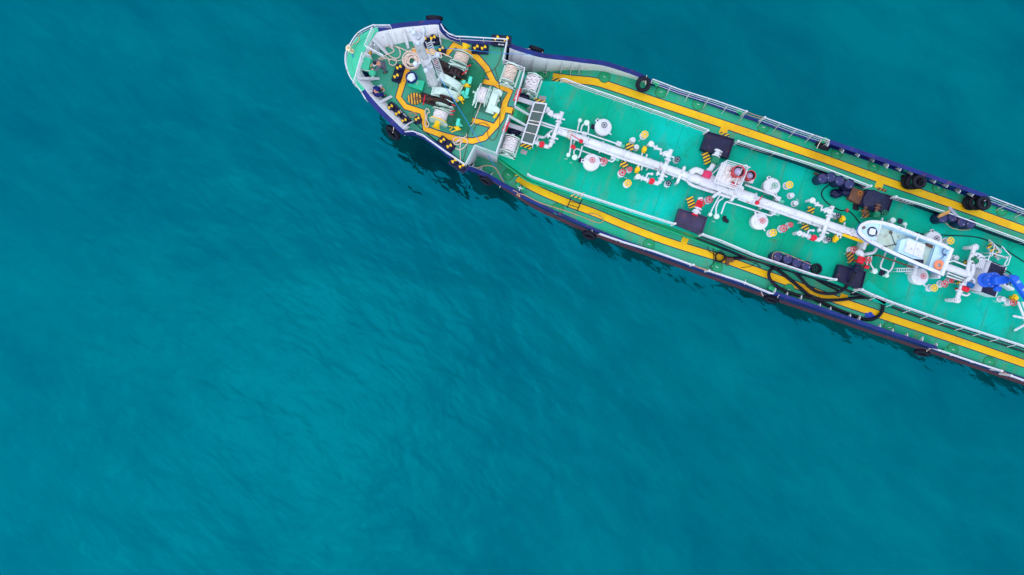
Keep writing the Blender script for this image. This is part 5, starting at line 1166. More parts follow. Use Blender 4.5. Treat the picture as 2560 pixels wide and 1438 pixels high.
q = PP([bz(*p) for p in [(985, 500), (1275, 605), (1215, 830), (925, 715)]], ZFL + .66); q2_ = [q[0].lerp(q[1], .5), q[3].lerp(q[2], .5)]
for (a_, b_, c_, d_) in ((q[0], q2_[0], q2_[1], q[3]), (q2_[0], q[1], q[2], q2_[1])):
    cc = (a_ + b_ + c_ + d_) / 4; b = MB(); b.prism([(p.lerp(cc, .03).x, p.lerp(cc, .03).y) for p in (a_, b_, c_, d_)], ZFL + .5, ZFL + .62); obj('box_lid', b, WHITEC, BO)
q = PP([bz(*p) for p in [(1130, 850), (1240, 845), (1225, 935), (1110, 900)]], ZFL + .45); b = MB(); b.prism([(p.x, p.y) for p in q], ZFL, ZFL + .45); obj('battery_box', b, NAVYD, BO)
q = PP([bz(*p) for p in [(1440, 575), (1690, 690), (1530, 1070), (1310, 985)]], ZG - .3); b = MB(); b.prism([(p.x, p.y) for p in q], ZG - .36, ZG - .28); b.prism([(p.x, p.y) for p in (q[0], q[0].lerp(q[1], .08), q[3].lerp(q[2], .08), q[3])], ZFL, ZG - .29); obj('stern_bench', b, BBOAT, BO)
A, B = P(*bz(1160, 425), ZG), P(*bz(1115, 530), ZG); b = MB().cyl(A + UP * .02, B + UP * .02, .05, n=8); obj('thwart_bar', b, WHITEC, BO)
for (pts, mt, r_) in (([(700, 400), (755, 560), (800, 620)], CLOTHK, .02), ([(800, 590), (700, 610), (600, 640)], CLOTHK, .02), ([(790, 580), (850, 610)], RUSTY, .05), ([(780, 640), (760, 700), (785, 770)], BBLUE, .02)):
    obj('lifting_strop', MB().tube(smooth(PP([bz(*p) for p in pts], ZFL + .06), 3), r_, n=6), mt, BO)
for (x, y) in ((700, 400), (600, 640), (850, 605), (885, 680)): obj('ring_bolt', MB().torus(P(*bz(x, y), ZFL + .04), .07, .025, n=12, k=5), RUSTY, BO)
q = MB().box(P(*bz(1340, 620), ZFL + .12), (.5, .14, .16), R(-25), bev=.03); obj('tool_tray', q, RUSTY, BO)
q = MB().lathe(P(*bz(1385, 650), ZFL), [(.1, 0), (.12, .2), (.1, .22)], n=12); obj('bucket', q, WHITE, BO)
for (a_, b_) in (((2170, 592), (2158, 628)), ((2300, 640), (2285, 690)), ((2360, 660), (2345, 700))): 
    A, B = P(*a_, ZT + .9), P(*b_, ZT + .9); d = B - A; c = (A + B) / 2; q = MB().box((c.x, c.y, ZT + .47), (d.length * .8, .16, .94), math.atan2(d.y, d.x), bev=.02); obj('boat_cradle', q, WHITE, SHIP)
c = P(*bz(1490, 935), ZG - .16); q = MB(); q.torus(c, .2, .1, n=26, k=10, sq=.75); LB = single('lifebuoy', q, ORANGE, 'orange ring lifebuoy lying on the stern bench of the small boat', 'lifebuoy')
pts = []
for i in range(70): t = i * .42; pts.append(P(*bz(1600, 715), ZG - .22 + i * .0016) + Vector((math.cos(t) * (.19 + .03 * math.sin(i * 1.7)), math.sin(t) * (.2 + .03 * math.cos(i)), 0)))
pts += PP([bz(1560, 790), bz(1530, 820), bz(1500, 840)], ZG - .2)
single('rope_coil', MB().tube(smooth(pts, 2), .022, n=5), paint('dark_blue_rope', '#4a5a86', .9, .2, 8), 'small dark rope coil on the stern bench of the work boat', 'rope')

# ---- oil drums
def drum_tpl():
    b = MB(); b.lathe((0, 0, 0), [(.27, 0), (.29, .01), (.29, .28), (.3, .29), (.3, .31), (.29, .32), (.29, .58), (.3, .59), (.3, .61), (.29, .62), (.29, .88), (.295, .89), (.285, .9), (.275, .9), (.272, .87), (0, .87)], n=26)
    s_ = MB(); s_.cyl((.17, .05, .86), (.17, .05, .895), .035, n=10); s2 = MB(); s2.cyl((-.18, -.04, .86), (-.18, -.04, .89), .022, n=8)
    ld = MB(); ld.lathe((0, 0, 0), [(.265, .872), (.25, .878), (0, .88)], n=26); return b.mesh('oil_drum', DRUM), ld.mesh('drum_lid', DRUM_LIT), s_.mesh('bung', GREY), s2.mesh('vent_bung', GREY)
DM = drum_tpl()
def drum(px, py, z0, label, group):
    p = at_top(px, py, z0, .88); o = link(bpy.data.objects.new('oil_drum', DM[0]), None, p); o.rotation_euler = (0, 0, random.random() * 6); tag(o, label, 'drum', group)
    for nm, me in (('drum_lid', DM[1]), ('bung', DM[2]), ('vent_bung', DM[3])):
        c = bpy.data.objects.new(nm, me); COL.objects.link(c); c.parent = o
    return o
for i, (px, py) in enumerate(((1945, 641), (1970, 648), (1993, 657), (2016, 665))):
    drum(px, py, ZT, ('navy oil drum, first from the bow in the starboard row of four', 'navy oil drum, second from the bow in the starboard row of four', 'navy oil drum, third from the bow in the starboard row of four', 'navy oil drum, last from the bow in the starboard row of four')[i], 'oil drums by the starboard trunk rail')
for i, (px, py) in enumerate(((2057, 446), (2078, 443), (2100, 452), (2124, 460))):
    drum(px, py, ZT, ('dark oil drum nearest the bow in the port row above rubbish bags', 'navy oil drum second from the bow in the port row above rubbish bags', 'navy oil drum third from the bow in the port row above rubbish bags', 'navy oil drum nearest the rusty box in the port row')[i], 'oil drums by the port trunk rail')
for i, (px, py) in enumerate(((2358, 545), (2383, 542), (2406, 555), (2427, 560))):
    drum(px, py, ZT, ('dark oil drum under the plank in the port group beyond the boat', 'dark oil drum second from the bow in the port group beyond the boat', 'dark oil drum third from the bow in the port group beyond the boat', 'dark oil drum furthest aft in the port group beyond the boat')[i], 'oil drums tied to the aft port rail')
c = at_top(2042, 672, ZT, .3); q = MB(); q.torus((c.x, c.y, ZT + .3), .27, .06, n=22, k=6); q.lathe((c.x, c.y, ZT), [(.28, 0), (.3, .28), (.26, .3), (.2, .15)], n=20, caps=False)
for k in range(6): t = k * math.pi / 3; q.cyl((c.x, c.y, ZT + .25), (c.x + .26 * math.cos(t), c.y + .26 * math.sin(t), ZT + .3), .03, n=5)
single('hose_basket', q, RUBBER, 'round black basket of hose at the end of the starboard drum row', 'basket')
def loop_rope(pts, z, r, mat, label, name='lashing_rope'): return single(name, MB().tube(smooth(PP(pts, z), 4), r, n=5), mat, label, 'rope')
loop_rope([(1930, 655), (1932, 636), (1946, 630), (1972, 638), (2005, 652), (2028, 662)], ZT + .93, .014, TAN, 'thin tan lashing rope round the starboard row of drums')
loop_rope([(2357, 540), (2362, 555), (2385, 572), (2420, 575), (2432, 568)], ZT + .5, .018, TAN, 'thin tan lashing rope round the aft port drums')
for (a_, b_, i) in (((2344, 543), (2372, 532), 0), ((2346, 540), (2374, 527), 1)):
    A, B = P(*a_, ZT + 1.0), P(*b_, ZT + 1.05); d = B - A; single('wooden_plank', MB().box((A + B) / 2 + UP * i * .06, (d.length, .12, .04), math.atan2(d.y, d.x)), WOODB, ('lower', 'upper')[i] + ' of the two wooden planks laid on the aft port drums', 'plank', 'planks on the aft port drums')
A, B = P(2374, 518, ZT + 1.1), P(2391, 540, ZT + 1.0); d = B - A; single('steel_bar', MB().box((A + B) / 2, (d.length, .16, .05), math.atan2(d.y, d.x)), GREY, 'short grey steel bar leaning over the aft port rail', 'bar')
for (a_, b_, i) in (((2035, 433), (2060, 443), 0), ((2034, 447), (2058, 457), 1)): A, B = P(*a_, ZT + .1), P(*b_, ZT + .1); d = B - A; single('timber', MB().box((A + B) / 2, (d.length, .1, .1), math.atan2(d.y, d.x)), RUSTY, ('brown timber sticking out by the port rail, nearer the rail', 'brown timber sticking out by the port rail, further from the rail')[i], 'timber', 'timbers under the port drums')
# ---- bags, rags
for (px, py, s_, lab) in ((2090, 484, (.36, .28, .22), 'large dark rubbish bag beside the port drums'), (2115, 481, (.3, .24, .18), 'smaller shiny rubbish bag beside the rusty box')):
    c = P(px, py, ZT + .18); q = MB(); q.ball(c, 1.0, s_, n=22, k=12, jit=.13); q.cyl(c + Vector((.05, .04, s_[2] * .8)), c + Vector((.1, .1, s_[2] * 1.35)), .05, .09, n=8); single('rubbish_bag', q, BAG, lab, 'bag', 'rubbish bags', 70)
for (px, py, lab) in ((2136, 517, 'small black rag on the deck beside the port drip tray'), (2257, 445, 'small black rag on the port walkway beside the tyres'), (1812, 548, 'small black glove on the deck near the pale vents')):
    c = P(px, py, ZT if px != 2257 else ZM); q = MB(); q.ball(c + UP * .04, 1.0, (.14, .18, .05), n=12, k=6, jit=.25); q.ball(c + Vector((.12, -.12, .04)), 1.0, (.12, .12, .05), n=10, k=6, jit=.25); single('rag', q, CLOTHK, lab, 'rag', None, 80)
for (px, py, lab, s_) in ((1483, 317, 'small dark square mat beside the forward port hatch', .28), (1452, 401, 'small dark square mat beside the forward starboard hatch', .28), (2205, 683, 'small dark square mat between the pale vents near the boat', .34), (2250, 553, 'small dark mat beside the pale vents beyond the boat', .3)):
    c = P(px, py, ZT); single('rubber_mat', MB().box((c.x, c.y, ZT + .02), (s_, s_, .04), ANG, bev=.01), TRAY, lab, 'mat')
# ---- tyres
def tyre_mesh(Ro=.45, wd=.24):
    b = MB(); prof = [(Ro * .52, -wd * .30), (Ro * .62, -wd * .5), (Ro * .85, -wd * .52), (Ro * .97, -wd * .36), (Ro, 0), (Ro * .97, wd * .36), (Ro * .85, wd * .52), (Ro * .62, wd * .5), (Ro * .52, wd * .30), (Ro * .56, 0)]
    b.lathe((0, 0, 0), prof + [prof[0]], n=30, caps=False)
    for i in range(30):
        t = 2 * math.pi * i / 30; b.box((Ro * .985 * math.cos(t), Ro * .985 * math.sin(t), 0), (.035, .05, wd * .7), t)
    return b.mesh('tyre', RUBBER)
TY = tyre_mesh()
def tyre(c, normal, label, group, s_=1.0):
    o = link(bpy.data.objects.new('tyre', TY), None, c); o.rotation_euler = Vector(normal).to_track_quat('Z', 'Y').to_euler(); o.scale = (s_,) * 3; return tag(o, label, 'tyre', group)
def tie(a, b, label, r=.022, mat=ROPE, name='tie_rope'):
    m_ = (a + b) / 2 - UP * .08; return single(name, MB().tube(smooth([a, m_, b], 4), r, n=6), mat, label, 'rope')
GI, GO = 'tyres stowed inside the bulwark', 'tyre fenders hung over the side'
tyre(P(1608, 211, ZM + .62), (.15, -.45, 1), 'single tyre leaning inside the port rail near the bow', GI, 1.02)
tyre(P(2056, 366, ZM + .55), (.3, .9, .6), 'tyre leaning on edge at the forward end of the port bulwark', GI, .95)
tyre(P(2273, 455, ZM + .3), (-.2, 0, 1), 'bottom tyre of the stack on the port walkway nearer the bow', GI); tyre(P(2284, 455, ZM + .62), (-.1, 0, 1), 'middle tyre of the stack on the port walkway nearer the bow', GI); tyre(P(2298, 455, ZM + .95), (.05, 0, 1), 'top tyre of the stack on the port walkway nearer the bow', GI, .92)
tyre(P(2427, 507, ZM + .3), (-.2, 0, 1), 'bottom tyre of the stack on the port walkway further aft', GI); tyre(P(2441, 507, ZM + .62), (-.1, 0, 1), 'middle tyre of the stack on the port walkway further aft', GI); tyre(P(2459, 508, ZM + .95), (.05, 0, 1), 'top tyre of the stack on the port walkway further aft', GI, .94)
tyre(P(1341, 123, 4.5), (.3, .9, .25), 'tyre fender outside the port bulwark aft of the forecastle', GO); tyre(P(1086, 46, ZP - .45), (.05, .95, .25), 'tyre fender outside the port bow bulwark', GO, 1.05); tyre(P(983, 332, ZP - .75), (-.62, -.7, .35), 'tyre fender outside the starboard bow bulwark', GO, 1.1)
tyre(P(1215, 452, 4.1), (-.5, -.85, .25), 'tyre fender outside the starboard hull by the forecastle break', GO, .95); tyre(P(1473, 588, 2.6), (-.4, -.9, .3), 'tyre fender outside the starboard hull below the ladder', GO); tyre(P(1928, 748, 2.6), (-.33, -.94, .25), 'tyre fender outside the starboard hull below the drums', GO); tyre(P(2305, 882, 2.6), (-.33, -.94, .25), 'tyre fender outside the starboard hull furthest aft', GO)
for i, (a_, b_) in enumerate((((1617, 188, ZM + .9), (1614, 212, ZM + .8)), ((2042, 372, ZM + .9), (2054, 350, ZM + 1.1)), ((1315, 122, ZF - .2), (1325, 122, 4.9)), ((1356, 136, ZF - .5), (1356, 130, 4.8)), ((984, 318, ZP), (982, 332, ZP - .4)), ((1222, 446, ZM + 1.3), (1226, 452, 4.3)), ((1480, 576, ZM + .1), (1484, 584, 2.8)), ((1901, 722, ZM + .3), (1908, 740, 2.8)), ((1948, 738, ZM + .9), (1944, 746, 2.9)), ((2325, 872, ZM + .9), (2316, 880, 2.9)))):
    lab = ('tie rope on the leaning tyre near the port bow', 'tie rope on the tyre at the port bulwark end', 'forward tie rope of the port fender tyre by the forecastle', 'aft tie rope of the port fender tyre by the forecastle', 'tie rope of the starboard bow fender tyre', 'tie rope of the fender tyre at the forecastle break', 'tie rope of the fender tyre below the side ladder', 'forward tie rope of the fender tyre below the drums', 'aft tie rope of the fender tyre below the drums', 'tie rope of the starboard fender tyre furthest aft')[i]
    tie(P(*a_), P(*b_), lab)
# ---- hoses
def hose(pts, z, r, mat, label, name='hose', cat='hose'): return single(name, MB().tube(smooth(PP(pts, z), 5), r, n=9), mat, label, cat)
big = [(1827, 647), (1862, 646), (1900, 654), (1937, 671), (1975, 699), (2005, 724), (2031, 745), (2069, 763), (2106, 779), (2136, 790), (2162, 798), (2185, 797), (2202, 784), (2207, 766), (2200, 755), (2177, 744)]
hose(big, ZM + .14, .105, RUBBER, 'thick black cargo hose sweeping along the starboard walkway to a wide bend', 'cargo_hose')
hose([(2177, 744, ZM + .2), (2140, 745), (2100, 750), (2060, 750), (2020, 744), (1980, 734), (1947, 719), (1927, 701), (1922, 688), (1927, 675), (1947, 667), (1974, 672), (1994, 688), (2020, 715), (2047, 731), (2083, 734, ZM + .5), (2108, 724, ZM + .9), (2125, 704, ZT + .6), (2137, 682, ZT + .85)], ZM + .33, .1, RUBBER, 'thick black cargo hose looping back up to the starboard drip tray', 'cargo_hose')
hose([(1960, 662), (2000, 678), (2030, 693), (2054, 707), (2098, 728)], ZM + .12, .06, RUBBER, 'thin dark hose lying under the starboard trunk rail', 'hose')
hose([(2127, 736), (2155, 738), (2181, 741)], ZM + .6, .07, RUBBER, 'short dark hose end by the starboard rail gap', 'hose')
c = P(1823, 650, ZM + .15); q = MB(); q.cyl(c - Vector((.18, -.02, 0)), c + Vector((.22, .02, 0)), .15, n=14); q.cyl(c - Vector((.2, 0, 0)), c - Vector((.14, 0, 0)), .22, n=16); q.box(c + Vector((-.1, -.2, 0)), (.14, .3, .2), 0, bev=.02); single('hose_coupling', q, RUSTY, 'rusty coupling at the end of the thick black hose', 'coupling')
q = MB()
for k in range(4): q.torus(P(1800, 643, ZM + .06 + .07 * k), .27 + .012 * (k % 2), .045, n=26, k=6)
tag(obj('hose_coil', q, RUBBER), 'black ring of coiled hose on the starboard yellow line', 'hose')
loop_rope([(1785, 670), (1784, 645), (1782, 620), (1770, 617), (1772, 628), (1788, 640), (1782, 660), (1774, 668), (1783, 672)], ZM + .05, .016, CLOTHK, 'thin dark line tangled beside the coiled hose', 'line')
loop_rope([(1853, 670), (1880, 665), (1890, 655), (1895, 665), (1902, 668), (1890, 660), (1870, 652)], ZM + .05, .014, CLOTHK, 'thin dark line loop beside the long black hose', 'line')
hose([(2073, 462), (2058, 474), (2054, 486), (2060, 499), (2076, 513), (2101, 526), (2118, 526), (2134, 538), (2148, 556), (2165, 575)], ZT + .03, .03, RUBBER, 'black cable curving from the port drums to the boat bow', 'cable', 'cable')
hose([(2290, 580), (2304, 585), (2340, 587), (2380, 589), (2434, 592), (2470, 602), (2510, 622), (2545, 645), (2600, 680)], ZT + .03, .03, RUBBER, 'black cable running aft from behind the boat', 'cable', 'cable')
q = MB().box(P(2118, 526, ZT + .07), (.16, .2, .1), ANG, bev=.02); single('cable_joint', q, REDV, 'small red cable joint on the black cable near the boat', 'joint')
# aluminium ladder section by the aft hatch
la = PP([(2243, 671), (2283, 671), (2283, 679), (2243, 679)], ZT + .7); LD = thing('short_ladder', 'short white ladder resting beside the aft starboard hatch', 'ladder', Vector((la[0].x, la[0].y, ZT)))
obj('rail', MB().cyl(la[0], la[1], .025, n=6), WHITEC, LD); obj('rail', MB().cyl(la[3], la[2], .025, n=6), WHITEC, LD)
for k in range(8): obj('rung', MB().cyl(la[0].lerp(la[1], k / 7), la[3].lerp(la[2], k / 7), .02, n=6), WHITEC, LD)
for e in la: obj('leg', MB().cyl((e.x, e.y, ZT), e, .02, n=6), WHITEC, LD)
# ---- ropes
def pile(cx, cy, z, R0, turns, r, mat, label):
    c = P(cx, cy, z); pts = []; N = turns * 16
    for i in range(N):
        t = i / 16 * 2 * math.pi; f = (i / N); rad = R0 * (.35 + .65 * abs(math.sin(f * 9.0 + .6))) * (1 + .08 * math.sin(t * 1.3 + i * .07))
        pts.append(c + Vector((math.cos(t) * rad + .05 * math.sin(i * .21), math.sin(t) * rad + .05 * math.cos(i * .17), .04 + f * .26 + .04 * math.sin(i * .9))))
    return single('rope_pile', MB().tube(pts, r, n=6), mat, label, 'rope')
pile(1030, 155, ZF, .46, 20, .034, ROPE, 'large round pile of coiled beige rope beside the foremast')
hz_ = ZF + .05
loop_rope([(1010, 150), (990, 152), (965, 146), (940, 152), (960, 140), (985, 128), (975, 118), (962, 113), (963, 125), (975, 140), (990, 146), (1000, 140), (998, 122), (985, 115), (1000, 120), (1020, 128), (1035, 122), (1045, 128), (1040, 138), (1025, 140), (1014, 130)], hz_, .034, ROPE, 'loose beige rope loops spread over the port bow deck', 'mooring_rope')
loop_rope([(963, 140), (972, 150), (974, 160), (982, 164), (990, 160), (990, 150), (980, 148), (970, 152)], hz_ + .05, .034, ROPE, 'small loose ring of beige rope on the bow deck', 'mooring_rope')
loop_rope([(1130, 145), (1112, 136), (1100, 133), (1096, 140), (1104, 144), (1100, 132), (1092, 132)], ZF + .5, .03, ROPE, 'beige rope end leading from the port windlass drum', 'mooring_rope')
loop_rope([(1075, 282), (1070, 273), (1063, 275), (1064, 295), (1062, 310), (1068, 318), (1072, 310), (1067, 300), (1068, 286), (1074, 280)], ZF + .1, .034, ROPE, 'doubled beige rope bight beside the starboard windlass drum', 'mooring_rope')
loop_rope([(1165, 330), (1166, 340), (1150, 348), (1136, 358), (1138, 370), (1152, 374), (1166, 362), (1168, 350), (1150, 343), (1135, 346), (1134, 358), (1144, 362), (1156, 355), (1150, 350), (1140, 358)], ZF + .04, .032, ROPE, 'loose beige rope knot by the starboard forecastle stripe', 'mooring_rope')
loop_rope([(1152, 352), (1150, 374), (1151, 395), (1150, 412, ZF + .3), (1155, 422, ZF + .2)], ZF + .05, .03, ROPE, 'beige rope leading from the knot to the starboard fairlead', 'mooring_rope')
loop_rope([(1203, 256, ZF + .3), (1196, 275), (1186, 300), (1180, 312), (1168, 316)], ZF + .05, .03, ROPE, 'beige rope end leading from the aft winch drum', 'mooring_rope')
loop_rope([(1165, 426, ZF - .1), (1190, 421, ZM + 2.0), (1215, 414, ZM + 1.2), (1238, 420, ZM + .9), (1256, 450, ZM + .4), (1270, 470, ZM + .3), (1292, 480, ZM + .3), (1300, 492, ZM + .25), (1292, 486, ZM + .3), (1310, 487, ZM + .3), (1350, 507, ZM + .15), (1395, 521, ZM + .1), (1450, 540, ZM + .08), (1495, 557, ZM + .08), (1508, 550, ZM + .08), (1490, 536, ZM + .08), (1470, 535, ZM + .08)], ZM, .026, TAN, 'long tan rope running from the forecastle along the starboard walkway', 'mooring_rope')
loop_rope([(1070, 118, ZF + 3.5), (1160, 124, ZF + 2.5), (1260, 134, ZF + 1.1), (1330, 136, ZF + .3)], ZF, .014, ROPEB, 'thin blue line stretched from the foremast to the port bulwark', 'blue_line')
loop_rope([(1100, 196, ZF + 1.5), (1150, 275, ZF + .9), (1195, 349, ZF + .5), (1240, 420, ZM + .6), (1258, 449, ZM + .4)], ZF, .018, ROPEB, 'thin blue line stretched from the foremast to the starboard side deck', 'blue_line')
loop_rope([(1044, 288), (1032, 280), (1022, 286), (1028, 294), (1040, 290), (1034, 283), (1026, 288)], ZF + .03, .02, TAN, 'small heap of thin tan line beside the starboard bollard', 'line_heap')
for (pts, lab) in (([(1252, 115), (1254, 135), (1245, 160), (1232, 175), (1215, 182)], 'thin brown cable from the port fairlead across the forecastle'), ([(1225, 318), (1212, 308), (1195, 310), (1186, 322), (1180, 340)], 'thin dark cable ring on the forecastle by the starboard stripe'), ([(1237, 170), (1245, 200), (1252, 240), (1250, 290), (1246, 330), (1235, 350), (1222, 345), (1218, 325)], 'thin dark cable curling past the aft winch to starboard'), ([(1170, 330), (1168, 360), (1160, 395), (1156, 412)], 'thin brown cable along the deck seam to the starboard fairlead')):
    loop_rope(pts, ZF + .03, .016, RUSTY, lab, 'cable')
loop_rope([(1424, 325), (1420, 335), (1420, 345), (1425, 348), (1427, 338), (1430, 330), (1424, 326)], ZT + .95, .02, TAN, 'tan rope loop hung over the forward end of the cargo main', 'rope_loop')
loop_rope([(1428, 492), (1438, 484), (1446, 488), (1455, 484), (1460, 482), (1456, 492), (1448, 486)], ZT + .95, .02, TAN, 'tan rope tied to the trunk rail above the side ladder', 'rope_loop')
loop_rope([(893, 84, ZP + .7), (898, 95, ZP + .3), (894, 105, ZP + .1), (880, 112, ZP + .2), (870, 120, ZP + .7), (876, 126, ZP + .3), (884, 130, ZP + .1)], ZP, .03, TAN, 'tan rope draped along the bow platform rail', 'rope_loop')
q = MB(); q.ball(P(871, 121, ZP + .5), 1.0, (.16, .2, .16), n=12, k=8, jit=.2); q.ball(P(880, 128, ZP + .1), 1.0, (.12, .14, .08), n=12, k=8, jit=.2); single('cloth_bundle', q, paint('pale_cloth', '#e8d8b0', .9, .1, 6), 'pale cloth bundle tied to the rail at the very bow', 'bundle', None, 80)
loop_rope([(878, 130), (881, 138), (883, 143)], ZP + .05, .03, ROPEB, 'short blue rope end on the bow platform', 'rope_end')
# ---- blue bin with a white bag on the store hatch
c = at_top(1028, 193, ZF, .62); BN = thing('blue_bin', 'round navy bin with a white bag beside the green store hatch', 'bin', c)
obj('bin_body', MB().lathe(c, [(.26, 0), (.3, .1), (.33, .45), (.33, .6), (.28, .6), (.27, .45)], n=26, caps=True), CLOTHN, BN)
obj('bin_bag', MB().ball(c + UP * .56, 1.0, (.24, .24, .12), n=18, k=10, jit=.12), paint('white_bag', '#cfe0f0', .3, .15, 10), BN, 80)
# ---- wear: stains and rust splashes with their own outline
def splash(px, py, rpx, z, mat, label_=None, el=1.0):
    c = P(px, py, z); k = (HC - z) / FPX; pts = []
    for i in range(26): t = 2 * math.pi * i / 26; rr = rpx * k * (1 + random.uniform(-.28, .28)); pts.append((c.x + rr * math.cos(t) * el, c.y + rr * math.sin(t)))
    q = MB(); q.flat(pts, z + .0155); return obj('paint_stain', q, mat, SHIP)
BL = paint('spilt_blue_paint', '#1440b0', .4, .1, 3); splash(2173, 788, 8, ZM, BL, el=1.5); splash(2165, 797, 4, ZM, BL); splash(1946, 722, 3, ZM, BL)
RS = paint('rust_stain', '#a0561c', .9, .3, 8); splash(1646, 567, 4, ZM, RS); splash(1822, 502, 2, ZT, RS)

# ------------------------------------------------------------------ people
def skinned(name, verts, edges, rads, mat, parent=None, org=None, root=0):
    org = org or Vector(verts[0]); me = bpy.data.meshes.new(name); me.from_pydata([tuple(Vector(v) - org) for v in verts], edges, []); me.materials.append(mat)
    o = bpy.data.objects.new(name, me); link(o, parent, org)
    md_ = o.modifiers.new('skin', 'SKIN'); md_.use_smooth_shade = True
    sv = me.skin_vertices[0].data if len(me.skin_vertices) else None
    if sv:
        for i, r_ in enumerate(rads):
            rr = r_ if isinstance(r_, (tuple, list)) else (r_, r_); sv[i].radius = rr; sv[i].use_root = (i == root)
    ss = o.modifiers.new('sub', 'SUBSURF'); ss.levels = 2; ss.render_levels = 2
    return o
def person(base, yaw, J, label, top_mat, leg_mat, hair_mat, hat=False):
    """J: joints in body space (x right, y forward, z up); everything is one figure with clothes over it"""
    M_ = Matrix.Translation(base) @ Matrix.Rotation(yaw, 4, 'Z'); g = lambda k: M_ @ Vector(J[k])
    keys = ['pelvis', 'waist', 'chest', 'neck', 'head', 'crown', 'shL', 'elL', 'wrL', 'shR', 'elR', 'wrR', 'hipL', 'knL', 'anL', 'toL', 'hipR', 'knR', 'anR', 'toR']
    rad = [.13, .12, .14, .055, .085, .07, .06, .045, .032, .06, .045, .032, .085, .06, .04, .035, .085, .06, .04, .035]
    E = [(0, 1), (1, 2), (2, 3), (3, 4), (4, 5), (2, 6), (6, 7), (7, 8), (2, 9), (9, 10), (10, 11), (0, 12), (12, 13), (13, 14), (14, 15), (0, 16), (16, 17), (17, 18), (18, 19)]
    V = [g(k) for k in keys]
    # hands: palm, four fingers and a thumb each
    for wi, el in ((8, 7), (11, 10)):
        d = (V[wi] - V[el]).normalized(); s_ = d.cross(UP); s_ = s_.normalized() if s_.length > .1 else Vector((1, 0, 0)); pa = V[wi] + d * .07
        V.append(pa); rad.append((.038, .022)); pi = len(V) - 1; E.append((wi, pi))
        for k, ln in ((-1.5, .065), (-.5, .08), (.5, .075), (1.5, .06)):
            kn = pa + s_ * (k * .02) + d * .035; V.append(kn); rad.append(.011); E.append((pi, len(V) - 1)); V.append(kn + d * ln * .6 - UP * .02); rad.append(.009); E.append((len(V) - 2, len(V) - 1)); V.append(kn + d * ln - UP * .05); rad.append(.008); E.append((len(V) - 2, len(V) - 1))
        V.append(pa + s_ * .05 - d * .01); rad.append(.012); E.append((pi, len(V) - 1)); V.append(pa + s_ * .065 + d * .04); rad.append(.01); E.append((len(V) - 2, len(V) - 1))
    o = skinned('person', V, E, rad, SKIN); tag(o, label, 'person')
    jv = [g(k) for k in ('pelvis', 'waist', 'chest', 'shL', 'elL', 'wrL', 'shR', 'elR', 'wrR')]; jv[5] = jv[4].lerp(jv[5], .92); jv[8] = jv[7].lerp(jv[8], .92)
    skinned('jacket', jv, [(0, 1), (1, 2), (2, 3), (3, 4), (4, 5), (2, 6), (6, 7), (7, 8)], [.17, .165, .175, .09, .068, .055, .09, .068, .055], top_mat, o)
    tv = [g(k) for k in ('pelvis', 'hipL', 'knL', 'anL', 'hipR', 'knR', 'anR')]
    skinned('trousers', tv, [(0, 1), (1, 2), (2, 3), (0, 4), (4, 5), (5, 6)], [.155, .115, .085, .065, .115, .085, .065], leg_mat, o)
    for a_, b_ in (('anL', 'toL'), ('anR', 'toR')):
        A, B = g(a_), g(b_); q = MB(); q.ball((A + B) / 2 - UP * .02, 1.0, (.06, .06, .05), n=10, k=6); d = B - A; q.tube([A - d * .3 - UP * .02, (A + B) / 2 - UP * .02, B - UP * .02, B + d * .15 - UP * .03], [.045, .055, .05, .025], n=8); obj('shoe', q, CLOTHK, o)
    h, cr = g('head'), g('crown'); up_ = (cr - h).normalized(); fw = (M_.to_3x3() @ Vector((0, 1, 0)))
    q = MB(); q.ball(h + up_ * .055 - fw * .018, .108, (1, 1, .95), n=16, k=10)
    if hat: q.tube([h + up_ * .07 + fw * .07, h + up_ * .055 + fw * .17], [.07, .05], n=8)
    obj('cap' if hat else 'hair', q, hair_mat, o)
    f_ = MB(); f_.cyl(h + fw * .085 - up_ * .0, h + fw * .115 - up_ * .02, .018, .014, n=6); obj('nose', f_, SKIN, o)
    f_ = MB()
    for s_ in (-1, 1): f_.ball(h + fw * .09 + (M_.to_3x3() @ Vector((s_ * .035, 0, 0))) + up_ * .015, .012, n=6, k=4)
    tag(obj('eyes', f_, CLOTHK, o), kind='stuff')
    return o
J1 = dict(pelvis=(0, -.05, .92), waist=(0, .03, 1.08), chest=(0, .18, 1.3), neck=(0, .27, 1.43), head=(0, .34, 1.53), crown=(0, .37, 1.61), shL=(-.2, .18, 1.34), elL=(-.26, .36, 1.12), wrL=(-.16, .55, 1.02), shR=(.2, .18, 1.34), elR=(.26, .36, 1.12), wrR=(.12, .56, 1.04),
          hipL=(-.1, -.03, .88), knL=(-.12, .03, .48), anL=(-.12, -.06, .09), toL=(-.14, .12, .05), hipR=(.1, -.03, .88), knR=(.13, .08, .48), anR=(.14, .04, .09), toR=(.16, .22, .05))
person(P(964, 176, ZF), R(100), J1, 'standing person in grey clothes bending over a rope at the bow', CLOTHG, CLOTHG, CLOTHK)
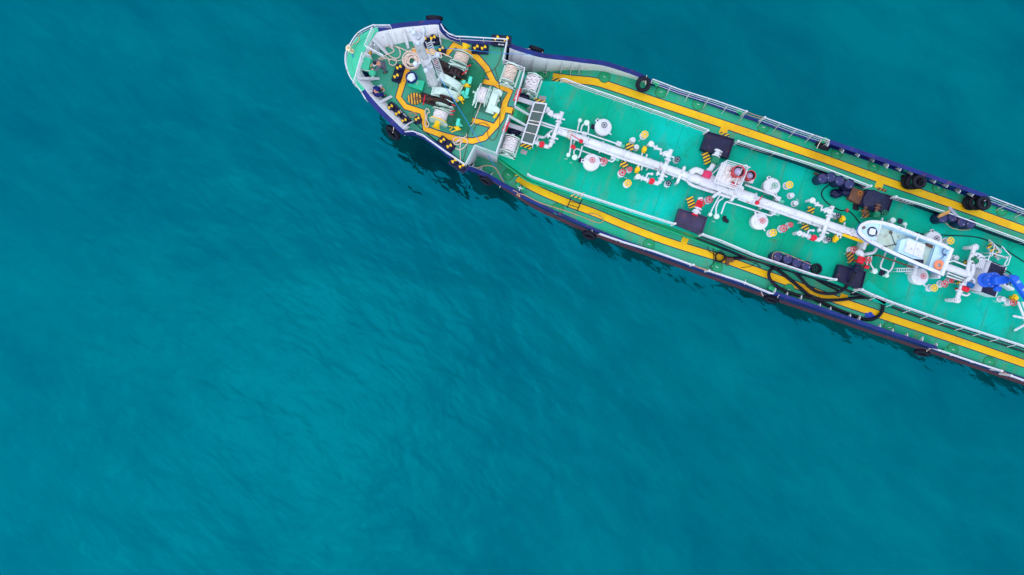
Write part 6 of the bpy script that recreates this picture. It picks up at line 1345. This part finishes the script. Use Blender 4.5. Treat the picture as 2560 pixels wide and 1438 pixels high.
J2 = dict(pelvis=(0, -.1, .45), waist=(0, -.04, .6), chest=(0, .06, .82), neck=(0, .12, .96), head=(0, .17, 1.06), crown=(0, .19, 1.14), shL=(-.21, .06, .86), elL=(-.28, .2, .64), wrL=(-.14, .38, .58), shR=(.21, .06, .86), elR=(.28, .2, .64), wrR=(.12, .4, .6),
          hipL=(-.11, -.06, .42), knL=(-.2, .32, .5), anL=(-.18, .22, .09), toL=(-.2, .42, .05), hipR=(.11, -.06, .42), knR=(.2, .32, .5), anR=(.18, .22, .09), toR=(.2, .42, .05))
person(P(945, 240, ZF), R(-60), J2, 'crouching person in navy jacket and cap beside the starboard bow bulwark', CLOTHN, CLOTHN, CLOTHN, hat=True)
q = MB(); q.box(P(937, 160, ZF + 1.0), (.3, .22, .02), R(30)); single('paper_sheet', q, WHITEC, 'white sheet held by the person in grey', 'sheet')

# crumpled black tarpaulin over the aft port drip tray
q = PP([(2170, 476), (2212, 487), (2216, 520), (2196, 534), (2158, 514)], ZT + .56); cen = sum(q, Vector()) / 5; rim = smooth(q, 6, True); tp = MB(); rings = []
for f, hh in ((1.0, -.04), (.96, .03), (.8, .09), (.6, .15), (.4, .2), (.2, .2)):
    rings.append([cen.lerp(p, f) + Vector((random.uniform(-.03, .03), random.uniform(-.03, .03), hh + random.uniform(-.035, .035))) for p in rim])
for a_, b_ in zip(rings, rings[1:]): tp.strip(a_, b_, closed=True)
tp.flat(rings[-1]); single('tarpaulin', tp, paint('tarp_black', '#12173a', .3, .3, 4, bump=.6), 'crumpled black tarpaulin spread over the aft port drip tray', 'tarpaulin', None, 80)

# stencilled marks beside the deck valves
for (px, py, n_, an) in ((1566, 446, 3, 20), (1549, 446, 2, 30), (1600, 350, 3, -40), (1582, 358, 3, -10), (1925, 592, 3, 10), (1945, 575, 3, 20), (1962, 582, 2, 20), (1968, 473, 3, 15), (1665, 468, 3, 25), (1416, 398, 3, 15), (1430, 408, 2, 10), (1785, 554, 3, 15), (1995, 500, 3, 40), (2316, 727, 3, 30), (2488, 754, 4, 20), (2510, 764, 4, 20), (1983, 496, 2, 50)):
    c = P(px, py, ZT); q = MB()
    for k in range(n_): e = Matrix.Rotation(R(-an), 4, 'Z') @ Vector((k * .07 - .1, random.uniform(-.02, .02), 0)); q.box((c.x + e.x, c.y + e.y, ZT + .006), (.05, .03, .004), R(-an) + random.uniform(-.5, .5))
    tag(obj('stencil_mark', q, WHITEC, SHIP), kind='stuff')
